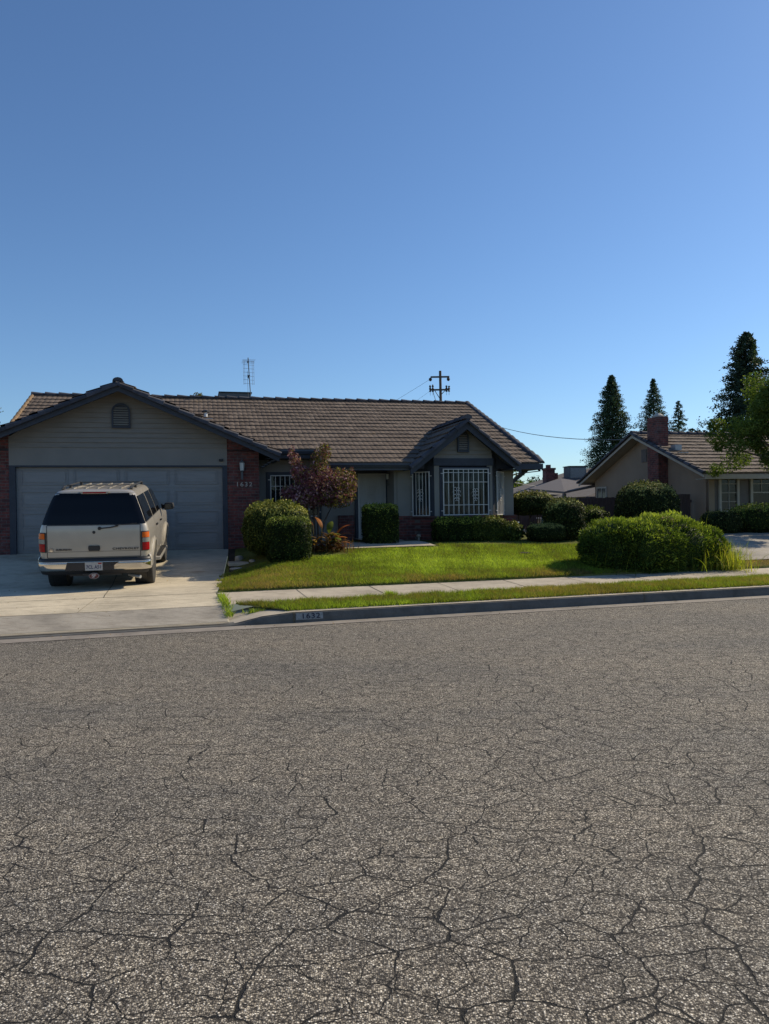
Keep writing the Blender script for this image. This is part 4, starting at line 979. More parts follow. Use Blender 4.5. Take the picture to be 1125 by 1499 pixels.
def shrub(name, label, cat, x, y, w, d, h, mat, n, size, p=3, rough=.06, depth=.10, rz=HANG, aspect=.55, seed=0, group=None, zc=None, parts=True, lift=0, top_new=0, nf=4, jit=.6):
    z0 = Gxy(x, y) - .02 + lift
    o = thing(name, label, cat, (x, y, z0), rz, group)
    half = (w / 2, d / 2, h / 2)
    P, nr = shell(n, half, p, rough, depth, seed=seed, nf=nf); P[:, 2] += h / 2
    V, F = leaves(P, nr, size, aspect, jit); CV, CF = core_mesh(half, p, .84); CV[:, 2] += h / 2
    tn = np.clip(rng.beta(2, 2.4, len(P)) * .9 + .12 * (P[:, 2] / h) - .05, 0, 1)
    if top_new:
        k = P[:, 2] > h * (.80 + .07 * vnoise(P, 9, seed)); tn[k] = np.clip(tn[k] + (top_new + .15) * rng.uniform(.2, 1.3, k.sum()), 0, 1)  # top leaves tinted brighter, painting sunlit rims into the colour
    m_ = int(w * d * 60) + 14; th = rng.uniform(0, 6.28, m_); rr = rng.uniform(0, 1, m_) ** .5 * .46; sp_ = []; sn = []   # stray shoots
    for i in range(m_):
        hh = rng.uniform(.03, .09) if p > 5 else rng.uniform(.04, .13)
        qx, qy = math.cos(th[i]) * rr[i] * w, math.sin(th[i]) * rr[i] * d; f_ = 1 - (abs(2 * qx / w) ** p + abs(2 * qy / d) ** p)
        zt = h / 2 + h / 2 * max(0, f_) ** (1 / p)
        for q in range(6): sp_.append((qx + rng.normal() * .010, qy + rng.normal() * .010, zt - .02 + hh * q / 6)); sn.append((rng.normal(), rng.normal(), .4))
    V3, F3 = leaves(np.array(sp_), np.array(sn), size, .5, .3); V = np.concatenate([V, V3]); F = np.concatenate([F, F3 + len(P) * 4]); tn = np.concatenate([tn, rng.uniform(.5, 1, len(F3))])
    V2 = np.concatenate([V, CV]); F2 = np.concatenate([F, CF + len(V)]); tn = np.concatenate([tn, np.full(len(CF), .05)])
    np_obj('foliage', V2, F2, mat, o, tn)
    return o, z0
def stems(o, specs, r=.02, mat='bark', name='stem'):
    for pts in specs:
        b = MB(); b.tube(pts, r, 7, r * .55); b.build(name, M[mat], o, smooth=True)
X = lambda a, b_: hw(a, b_)
def sh(name, label, cat, a, b_, *args, **kw): x, y = hw(a, b_); return shrub(name, label, cat, x, y, *args, **kw)
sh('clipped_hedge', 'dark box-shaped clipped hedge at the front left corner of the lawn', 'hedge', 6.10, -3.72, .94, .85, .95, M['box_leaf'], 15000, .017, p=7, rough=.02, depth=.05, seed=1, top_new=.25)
o, z0 = sh('leafy_shrub', 'taller loose leafy shrub with yellowish tips behind the dark box hedge by the garage', 'shrub', 5.95, -2.75, 1.46, 1.25, 1.18, M['euon'], 15000, .024, p=3.6, rough=.05, depth=.12, seed=2, top_new=.45)
# upright shoots on the loose shrub
P, nr = [], []
for k in range(60):
    th = rng.uniform(0, 6.28); rr = rng.uniform(0, 1) ** .5; bx, by = math.cos(th) * rr * .66, math.sin(th) * rr * .52; hh = rng.uniform(.08, .22)
    for q in range(12): P.append((bx + rng.normal() * .012, by + rng.normal() * .012, 1.18 * (1 - .22 * rr ** 3) - .06 + hh * q / 12)); nr.append((rng.normal(), rng.normal(), .4))
V, F = leaves(np.array(P), np.array(nr), .022, .5, .3); np_obj('new_shoots', V, F, M['euon'], o, rng.uniform(.6, 1, len(F)))
stems(o, [[(.1 * k - .2, 0, 0), (.2 * k - .4, .1, .8)] for k in range(5)])
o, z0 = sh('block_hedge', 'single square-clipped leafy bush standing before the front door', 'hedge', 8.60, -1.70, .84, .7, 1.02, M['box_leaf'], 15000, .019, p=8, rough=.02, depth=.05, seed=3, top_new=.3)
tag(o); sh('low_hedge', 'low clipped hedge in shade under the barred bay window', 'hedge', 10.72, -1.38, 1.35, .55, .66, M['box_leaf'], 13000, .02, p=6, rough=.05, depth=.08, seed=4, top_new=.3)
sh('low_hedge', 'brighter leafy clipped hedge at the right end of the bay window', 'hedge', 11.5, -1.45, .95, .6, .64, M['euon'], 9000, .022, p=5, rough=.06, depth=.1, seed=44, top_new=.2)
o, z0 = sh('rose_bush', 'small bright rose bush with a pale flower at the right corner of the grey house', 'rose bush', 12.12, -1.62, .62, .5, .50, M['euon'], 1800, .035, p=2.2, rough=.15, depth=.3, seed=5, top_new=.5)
b = MB()
for (x, y, z) in ((.12, -.1, .50), (-.1, -.15, .36), (.26, -.1, .3)):
    for k in range(9):
        t = k * 2.4; b.add([(x, y, z), (x + .035 * math.cos(t), y + .035 * math.sin(t), z + .012), (x + .03 * math.cos(t + .5), y + .03 * math.sin(t + .5), z + .035)], [(0, 1, 2)])
b.build('flower', M['white'], o)
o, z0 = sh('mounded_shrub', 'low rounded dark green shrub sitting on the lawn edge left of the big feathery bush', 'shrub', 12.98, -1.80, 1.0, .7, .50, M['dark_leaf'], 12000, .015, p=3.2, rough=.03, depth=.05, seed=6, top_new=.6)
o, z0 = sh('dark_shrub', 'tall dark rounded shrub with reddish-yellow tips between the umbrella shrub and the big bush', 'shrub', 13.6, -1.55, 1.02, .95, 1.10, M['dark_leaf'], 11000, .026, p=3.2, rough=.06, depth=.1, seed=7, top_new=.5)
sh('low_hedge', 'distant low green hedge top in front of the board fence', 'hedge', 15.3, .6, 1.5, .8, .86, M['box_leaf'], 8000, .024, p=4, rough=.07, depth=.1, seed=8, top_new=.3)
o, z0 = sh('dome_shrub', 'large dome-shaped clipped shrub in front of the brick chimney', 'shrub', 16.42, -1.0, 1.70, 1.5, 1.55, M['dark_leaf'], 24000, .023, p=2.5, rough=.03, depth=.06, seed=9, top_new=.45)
sh('dark_hedge', 'dark rounded hedge under the narrow white window of the tan house', 'hedge', 18.85, -.9, 1.15, .9, .68, M['dark_leaf'], 8000, .022, p=3, rough=.04, depth=.06, seed=10)
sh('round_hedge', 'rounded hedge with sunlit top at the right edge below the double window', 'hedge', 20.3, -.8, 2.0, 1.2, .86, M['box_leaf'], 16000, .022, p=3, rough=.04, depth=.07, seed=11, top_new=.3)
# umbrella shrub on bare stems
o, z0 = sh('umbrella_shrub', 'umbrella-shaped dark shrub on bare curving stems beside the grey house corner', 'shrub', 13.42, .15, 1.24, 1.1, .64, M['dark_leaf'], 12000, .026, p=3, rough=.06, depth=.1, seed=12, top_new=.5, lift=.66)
stems(o, [[(-.05, 0, -.66), (-.30, 0, -.35), (-.36, 0, .0), (-.2, 0, .2)], [(0, 0, -.66), (.02, .05, -.3), (-.02, 0, .1)], [(.05, 0, -.66), (.25, 0, -.42), (.22, 0, .1)], [(.3, .05, -.6), (.33, .05, 0)], [(0, 0, -.66), (-.2, .1, -.5), (.1, .1, 0)]], .026)
# the big feathery bush by the sidewalk
x, y = hw(13.66, -5.45); z0 = Gxy(x, y) - .12
big = thing('feathery_bush', 'very large spreading feathery green bush between the lawn and the sidewalk', 'shrub', (x, y, z0), R(15))
Vs, Fs, Ts = [], [], []; off = 0
lobes = [(0, 0, .5, 1.50, .95, .68), (-.85, .05, .55, .72, .8, .60), (.35, .1, .62, .85, .8, .60), (1.05, -.05, .42, .58, .75, .52), (-.35, -.2, .5, .8, .85, .58), (-1.05, -.2, .4, .55, .6, .5)]
for i, (cx, cy, cz, rx, ry, rz_) in enumerate(lobes):
    P, nr = shell(13000 if i else 20000, (rx, ry, rz_), 2.4, .10, .09, seed=20 + i, nf=5); P += np.array([cx, cy, cz])
    nr2 = nr.copy(); nr2[:, 2] += .2
    # sprays: long narrow leaves standing along the outward direction
    n = len(P); r_ = rng.normal(size=(n, 3)); t = nr + r_ * .55 + np.array([0, 0, .25]); t /= np.linalg.norm(t, axis=1)[:, None]
    bb = np.cross(t, rng.normal(size=(n, 3))); bb /= np.linalg.norm(bb, axis=1)[:, None]; sz = (.040 * rng.uniform(.5, 1.4, n))[:, None]
    V = np.stack([P - t * sz * .6, P + bb * sz * .26, P + t * sz, P - bb * sz * .26], 1).reshape(-1, 3)
    Vs.append(V); Fs.append(np.arange(4 * n).reshape(n, 4) + off); off += 4 * n
    tn = np.clip(rng.beta(2, 2.6, n) * .75 + .16 * vnoise(P, 4.3, 4) + .02 + .42 * np.clip((P[:, 2] - .45) / .75, 0, 1) ** 1.5, 0, 1); Ts.append(tn)  # tint climbs with height: sunlight on the upper bush is painted in
    CV, CF = core_mesh((rx, ry, rz_), 2.4, .86); CV += np.array([cx, cy, cz]); Vs.append(CV); Fs.append(CF + off); off += len(CV); Ts.append(np.full(len(CF), .1))
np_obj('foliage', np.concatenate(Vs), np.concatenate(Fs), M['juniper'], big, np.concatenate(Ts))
def blades(name, parent, roots, length, width, mat, lean, seg=4, up=1.0, tints=None):
    V, F, T = [], [], []; o_ = 0
    for i, rt in enumerate(roots):
        ln = length * random.uniform(.6, 1.25); a = random.uniform(0, 6.283); le = random.gauss(0, lean); dx, dy = math.cos(a) * abs(le), math.sin(a) * abs(le)
        w = width * random.uniform(.6, 1.2); wx, wy = -math.sin(a) * w, math.cos(a) * w; tt = random.random() if tints is None else tints(rt)
        for s_ in range(seg + 1):
            q = s_ / seg; k = (1 - q ** 2.2) * .95 + .05
            cx, cy, cz = rt[0] + dx * ln * q ** 1.6, rt[1] + dy * ln * q ** 1.6, rt[2] + ln * (q - abs(le) * .45 * q * q) * up
            V += [(cx - wx * k, cy - wy * k, cz), (cx + wx * k, cy + wy * k, cz)]
        for s_ in range(seg): F.append((o_ + 2 * s_, o_ + 2 * s_ + 1, o_ + 2 * s_ + 3, o_ + 2 * s_ + 2)); T.append(tt)
        o_ += 2 * (seg + 1)
    return np_obj(name, V, F, mat, parent, T)
rts = [(random.gauss(1.12, .28), random.gauss(-.15, .38), random.uniform(0, .15)) for _ in range(1500)] + [(random.gauss(1.38, .14), random.gauss(-.25, .35), 0) for _ in range(1300)]
blades('strap_leaves', big, rts, .58, .0065, M['strap'], .6)
rts = [(random.uniform(-1.45, 1.3), random.uniform(-.95, -.5), .0) for _ in range(30)] + [(random.gauss(-1.35, .1), random.gauss(0, .4), 0) for _ in range(200)] + [(random.gauss(.55, .35), random.gauss(0, .3), .55) for _ in range(120)]
blades('strap_leaves', big, rts, .62, .005, M['juniper'], .5)
# tan dead patch in the crown
P = np.array([(.12, -.42, 1.10)]) + rng.normal(size=(350, 3)) * np.array([.07, .06, .03]); V, F = leaves(P, np.tile([0, -.3, 1.], (350, 1)), .02, .4, .8)
np_obj('dry_twigs', V, F, simple('dry_leaf', (.30, .19, .08), .9, .3), big)
# canna with bronze and orange leaves
x, y = hw(7.1, -2.75); z0 = Gxy(x, y); ca = thing('canna_plant', 'ragged canna plant with bronze, orange and green leaves beside the clipped hedge', 'plant', (x, y, z0), HANG)
cm = {'green_leaf': leaf_mat('canna_green', [(.10, .14, .02), (.20, .22, .04)], .45, .4, 3), 'orange_leaf': leaf_mat('canna_orange', [(.35, .09, .03), (.45, .17, .05)], .45, .4, 3), 'bronze_leaf': leaf_mat('canna_bronze', [(.07, .03, .02), (.14, .07, .035), (.25, .17, .09)], .35, .5, 3)}
def bigleaf(bx, by, bz, az, tilt, ln, w):
    P = []
    for i in range(9):
        q = i / 8; r_ = ln * q; ww = 1.6 * w * math.sin(math.pi * min(.98, q * .93 + .05)) ** .8
        cx = bx + math.cos(az) * math.sin(tilt + q * .7) * r_; cy = by + math.sin(az) * math.sin(tilt + q * .7) * r_; cz = bz + math.cos(tilt + q * .7) * r_
        P.append([(cx - math.sin(az) * ww * k, cy + math.cos(az) * ww * k, cz - abs(k) * ww * .25) for k in (-1, -.5, 0, .5, 1)])
    return P
sets = {'green_leaf': [(.05, 0, .45, 1.2, .2, .42, .05), (-.05, -.1, .35, -.3, .7, .36, .05), (.12, -.1, .3, -1.2, .9, .34, .045), (-.2, 0, .3, 2.5, .8, .3, .04), (0, -.15, .25, -.2, 1.0, .3, .04)],
        'orange_leaf': [(.22, -.05, .42, .3, .35, .40, .045), (.16, -.1, .30, .2, .8, .32, .04), (-.12, 0, .55, 2.0, .1, .38, .035), (-.3, .1, .62, 2.6, .3, .3, .035), (.3, 0, .2, -.3, .9, .26, .03)],
        'bronze_leaf': [(.3 * math.sin(k * 2.1), .18 * math.cos(k * 1.3) - .08, .05 + .05 * (k % 7), k * 1.9, .5 + .1 * (k % 6), .28 + .02 * (k % 4), .028) for k in range(60)]}
for nm, ls in sets.items():
    for q in (ls if nm != 'bronze_leaf' else [None]):
        b = MB()
        for a_ in ([q] if q else ls): b.grid(bigleaf(*a_), random.random())
        b.build(nm if q else 'dry_leaves', cm[nm], ca, smooth=True)
stems(ca, [[(0, 0, 0), (.02, 0, .5)], [(.2, -.05, 0), (.22, -.05, .45)], [(-.12, 0, 0), (-.12, 0, .62)], [(-.3, .1, 0), (-.3, .1, .64)]], .012, 'olive')
blades('dry_leaves', ca, [(random.gauss(.1, .3), random.gauss(-.05, .15), 0) for _ in range(170)], .32, .008, cm['bronze_leaf'], .6)
# purple-leaved tree
x, y = hw(7.05, -1.55); z0 = Gxy(x, y); pt = thing('purple_tree', 'small multi-stemmed tree with purple and olive leaves in front of the entry', 'tree', (x, y, z0), HANG)
cl = [(-.58, 2.28, .10, .16, 60), (-.50, 2.05, .14, .20, 140), (-.38, 1.80, .24, .26, 380), (.10, 2.02, .24, .36, 500), (.22, 2.30, .17, .22, 180), (.0, 1.6, .50, .34, 1100), (.55, 1.55, .36, .36, 800), (.88, 1.52, .14, .40, 260), (-.1, 1.25, .58, .32, 1200), (-.66, 1.32, .24, .18, 260), (.5, 1.18, .46, .26, 800), (-.42, 1.12, .42, .28, 700), (.15, 1.45, .7, .45, 1400)]
Vs, Ts = [], []; Vo, To = [], []
for (cx, cz, rx, rz_, n) in cl:
    n = int(n * 1.5)
    d = rng.normal(size=(n, 3)); d /= np.linalg.norm(d, axis=1)[:, None]; P = d * (rng.uniform(.25, 1.12, n) ** .6)[:, None] * np.array([rx, min(rx, .45) + .08, rz_]) + np.array([cx, 0, cz])
    V, F = leaves(P, d + np.array([0, 0, .3]), .036, .46, .8, droop=.2)
    k = rng.uniform(0, 1, n) < (.62 if (cx > .4 or (cx > .05 and cz > 1.9)) else .16); V = V.reshape(n, 4, 3)
    Vs.append(V[~k]); Vo.append(V[k])
Vp = np.concatenate(Vs).reshape(-1, 3); np_obj('foliage', Vp, np.arange(len(Vp)).reshape(-1, 4), M['purple'], pt, rng.uniform(0, 1, len(Vp) // 4))
Vp = np.concatenate(Vo).reshape(-1, 3); np_obj('olive_foliage', Vp, np.arange(len(Vp)).reshape(-1, 4), M['olive'], pt, rng.uniform(0, 1, len(Vp) // 4))
stems(pt, [[(0, 0, 0), (-.12, 0, .6), (-.35, .02, 1.3), (-.56, 0, 2.2)], [(.03, 0, 0), (.04, .03, .7), (.12, 0, 1.5), (.2, 0, 2.3)], [(.06, .02, 0), (.2, .05, .6), (.5, 0, 1.2), (.85, 0, 1.8)], [(-.03, .04, 0), (-.05, .1, .8), (.05, .15, 1.7)], [(0, -.03, 0), (-.2, -.05, .7), (-.6, -.05, 1.3)]], .030, 'bark', 'trunk')

# ------------------------------------------------------------------ trees
M['needle'] = leaf_mat('conifer_needles', [(.030, .055, .036), (.052, .088, .055), (.09, .13, .07)], .15, .6, .5)
M['needle2'] = leaf_mat('redwood_needles', [(.020, .036, .028), (.040, .066, .045), (.080, .110, .060)], .15, .6, .5)
M['broad'] = leaf_mat('broad_leaf', [(.035, .060, .015), (.065, .10, .022), (.10, .140, .034), (.20, .235, .058)], .35, .45, .8)
def conifer(name, label, x, y, z0, h, rad, n, size, mat, seed, gaps=.0, grp=None, bare=.2, prof=.85, dens=2.6):
    r0 = np.random.default_rng(seed); o = thing(name, label, 'tree', (x, y, z0), 0, grp)
    b = MB(); b.tube([(0, 0, 0), (.03 * h * .1, 0, h * .5), (0, 0, h)], h * .018, 8, .03); b.build('trunk', M['bark'], o)
    Vs = []; nb = n
    for i in range(nb):
        q = (i + r0.uniform()) / nb; z = h * (bare + (1 - bare) * q); L_ = rad * (1 - q) ** prof * r0.uniform(.45, 1.15) + .04 * h * (1 - q) * .2 + .12
        az = i * 2.399 + r0.normal() * .3; k = int((12 + 85 * L_ / rad * r0.uniform(.5, 1.3)) * dens); u_ = r0.uniform(.12, 1, k) ** .75
        up = .28 - .25 * (1 - q)
        c = np.stack([np.cos(az) * u_ * L_, np.sin(az) * u_ * L_, z + L_ * (up * u_ - .30 * u_ ** 2 + .12 * u_ ** 3)], 1)
        c += r0.normal(size=(k, 3)) * np.array([.06, .06, .05]) * (L_ ** .5) * (1.2 + .5 * u_[:, None])
        Vs.append(c)
    P = np.concatenate(Vs); nrm = r0.normal(size=P.shape) * .5 + np.array([0, 0, .8]); V, F = leaves(P, nrm, size, .45, .5, droop=.25)
    np_obj('crown', V, F, mat, o, r0.uniform(0, 1, len(F))); return o
conifer('conifer_tree', 'tallest dark conifer of the three behind the tan house, left of the chimney', 20.8, 70, .7, 12.9, 3.2, 460, .080, M['needle'], 41, prof=.82)
conifer('conifer_tree', 'mid-sized conifer standing right behind the brick chimney', 24.6, 70, .7, 12.5, 3.5, 280, .078, M['needle'], 42, prof=1.0)
conifer('conifer_tree', 'smallest airy conifer just right of the brick chimney', 26.85, 70, .7, 10.5, 2.5, 130, .072, M['needle'], 43, prof=.95)
conifer('redwood_tree', 'tall dark redwood at the right edge rising behind the leafy tree', 21.5, 45.5, .7, 11.1, 3.5, 330, .078, M['needle2'], 44, prof=.78, dens=3.6)
conifer('conifer_tree', 'conifer at the left edge whose branch tips show beside the garage roof', -24.3, 45, .7, 10.0, 2.6, 160, .10, M['needle2'], 45, prof=.6)
def broadleaf(name, label, x, y, z0, h, cl, size, mat, trunk, seed, cat='tree'):
    r0 = np.random.default_rng(seed); o = thing(name, label, cat, (x, y, z0)); Vs = []; Ns = []
    for (cx, cy, cz, r_, n) in cl:
        d = r0.normal(size=(n, 3)); d /= np.linalg.norm(d, axis=1)[:, None]
        P = d * (r0.uniform(.15, 1.0, n) ** .5)[:, None] * r_ * (1 + .25 * vnoise(d, 2.5, seed + cx)[:, None]) * np.array([1, 1, .8]) + np.array([cx, cy, cz]); Vs.append(P); Ns.append(d * .6 + np.array([0, 0, .5]))
    P = np.concatenate(Vs); V, F = leaves(P, np.concatenate(Ns), size, .42, .7, droop=.3); np_obj('crown', V, F, mat, o, r0.beta(2, 2, len(F)))
    b = MB()
    for t in trunk: b.tube(t, t[0][3] if len(t[0]) > 3 else .09, 8, .03) if False else b.tube([q[:3] for q in t], t[0][3], 8, t[-1][3])
    b.build('trunk', M['bark'], o); return o
r5 = random.Random(5); cl = []
for (cx, cz, sp, k) in ((-1.9, 3.0, .5, 5), (-1.5, 2.3, .45, 6), (-1.0, 3.2, .6, 9), (-.5, 2.6, .7, 9), (0, 3.8, .8, 10), (.6, 2.8, .9, 10), (-.7, 4.0, .45, 5), (1.3, 3.5, .9, 8), (-1.3, 3.7, .35, 3), (-2.2, 2.55, .3, 3), (-2.45, 3.25, .2, 1), (.2, 3.2, .7, 14), (.9, 2.3, .5, 8), (.7, 4.3, .6, 9), (-.5, 4.6, .35, 5), (-1.2, 4.1, .3, 4), (.1, 4.9, .4, 7), (-.2, 3.4, .6, 12), (.5, 3.9, .7, 12), (-.6, 3.7, .5, 8), (.9, 4.8, .6, 8)):
    for _ in range(k): cl.append((cx + r5.gauss(0, sp * .6), r5.gauss(0, .9), cz + r5.gauss(0, sp * .45), r5.uniform(.24, .46), 420))
x, y = 12.65, 23.2
broadleaf('shade_tree', 'leafy green shade tree at the right edge overhanging the tan house roof', x, y, Gxy(x, y), 5, cl, .046, M['broad'], [[(0, 0, 0, .13), (-.1, 0, 1.3, .11), (-.3, 0, 2.2, .08), (-1.6, .1, 3.0, .02)], [(-.1, 0, 1.3, .09), (.2, 0, 2.4, .07), (.3, 0, 4, .02)], [(-.2, 0, 1.9, .07), (-.5, -.2, 3, .04), (-.7, -.2, 4, .015)], [(-.3, 0, 2.0, .05), (-1.2, .1, 2.3, .03), (-2.2, .1, 2.6, .012)]], 51)
broadleaf('distant_tree', 'sunlit round green tree far behind, just right of the grey house wall', 10.1, 60, .7, 3.5, [(r5.gauss(0, .7), r5.gauss(0, .6), 2.4 + r5.gauss(0, .5), .55, 160) for _ in range(16)], .10, M['broad'], [[(0, 0, 0, .12), (0, 0, 2.4, .06)]], 52)
broadleaf('distant_tree', 'dark far tree behind the far roof, left of its chimney', 14.6, 66, .7, 4, [(r5.gauss(0, 1.3), r5.gauss(0, .6), 2.9 + r5.gauss(0, .35), .6, 150) for _ in range(16)], .11, M['dark_leaf'], [[(0, 0, 0, .12), (0, 0, 2.9, .06)]], 53)
broadleaf('distant_tree', 'feathery treetop poking over the grey house ridge left of the rooftop cooler', -11.95, 50, .7, 9, [(0, 0, 8.55, .30, 150), (.2, 0, 8.3, .22, 80), (-.2, 0, 8.2, .3, 120), (0, 0, 7.3, .9, 300)], .09, M['olive'], [[(0, 0, 0, .12), (0, 0, 8.3, .03)]], 54)
broadleaf('distant_tree', 'small leafy sprig showing above the tan house ridge right of the chimney', 18.25, 45, .7, 6, [(-.25, 0, 5.35, .16, 40), (.1, 0, 5.32, .16, 40), (.3, 0, 5.15, .12, 26), (0, 0, 4.2, .8, 300)], .08, M['needle'], [[(0, 0, 0, .1), (0, 0, 5.3, .02)]], 55)

# ------------------------------------------------------------------ small things in the yard
def rock(label, a, b_, w, d, h, seed, mat='rock', name='rock', cat='rock'):
    r0 = np.random.default_rng(seed); x, y = hw(a, b_); V, F = core_mesh((w / 2, d / 2, h / 2), 3.2, 1, 7); V = V * (1 + .10 * vnoise(V / max(w, d), 5, seed))[:, None]; V[:, 2] += h * .35
    o = np_obj(name, V, F, M[mat], loc=(x, y, Gxy(x, y))); o.rotation_euler = (0, 0, seed); return tag(o, label, cat)
rock('pale rough rock against the foot of the brick pillar beside the driveway', 5.15, -2.2, .20, .16, .16, 1)
rock('small pale stones in front of the leafy shrub by the driveway', 5.40, -2.9, .26, .12, .09, 2)
rock('low brownish rock at the edge of the shrub bed near the driveway', 5.05, -3.35, .30, .14, .07, 3)
x, y = hw(5.08, -2.75); b = MB(); b.box(-.20, .24, -.30, .30, .0, .075); o = b.build('stepping_stone', M['walk'], loc=(x, y, Gxy(x, y) + .01), bev=.012); o.rotation_euler = (0, 0, HANG); tag(o, 'flat concrete stepping slab beside the top of the driveway', 'paving slab')
x, y = st(10.1, 5.3); V, F = core_mesh((.16, .10, .05), 2, 1, 8); V = V * (1 + .25 * vnoise(V, 20, 3))[:, None]; o = np_obj('dirt_mound', V, F, simple('dark_soil', (.02, .015, .012), 1, .3, 30, bs=1), loc=(x, y, Gxy(x, y) + .015)); tag(o, 'small dark mound of dug earth in the middle of the lawn', 'dirt mound')
o = thing('garden_ornament', 'small pale garden ornament standing left of the low bay hedge', 'ornament', (*hw(9.86, -.75), Gxy(*hw(9.86, -.75))))
b = MB(); b.lathe([(.05, 0), (.03, .03), (.022, .10), (.03, .12)], n=12); b.build('stand', M['rock'], o, smooth=True); b = MB(); b.lathe([(.01, .12), (.055, .135), (.065, .16), (.045, .19), (.01, .20)], n=12); b.build('bowl', M['walk'], o, smooth=True)
# painted kerb number
x, y = st(4.03, .3405); kn = thing('kerb_number', 'faded house number painted on a pale rectangle on the kerb face', 'kerb number', (x, y, .085), SANG)
b = MB(); b.add([(-.20, .0055, -.045), (.20, .0055, -.045), (.20, .0175, .050), (-.20, .0175, .050)], [(0, 1, 2, 3)]); b.build('paint_patch', simple('old_white_paint', (.26, .27, .265), .9, .25, 30), kn)
text_part('digits', '1632', .105, simple('dark_paint', (.03, .03, .05), .9, .4, 40), kn, (.015, .0060, .001), (R(83), 0, 0), .0015, 1.25, .001, 1.12)

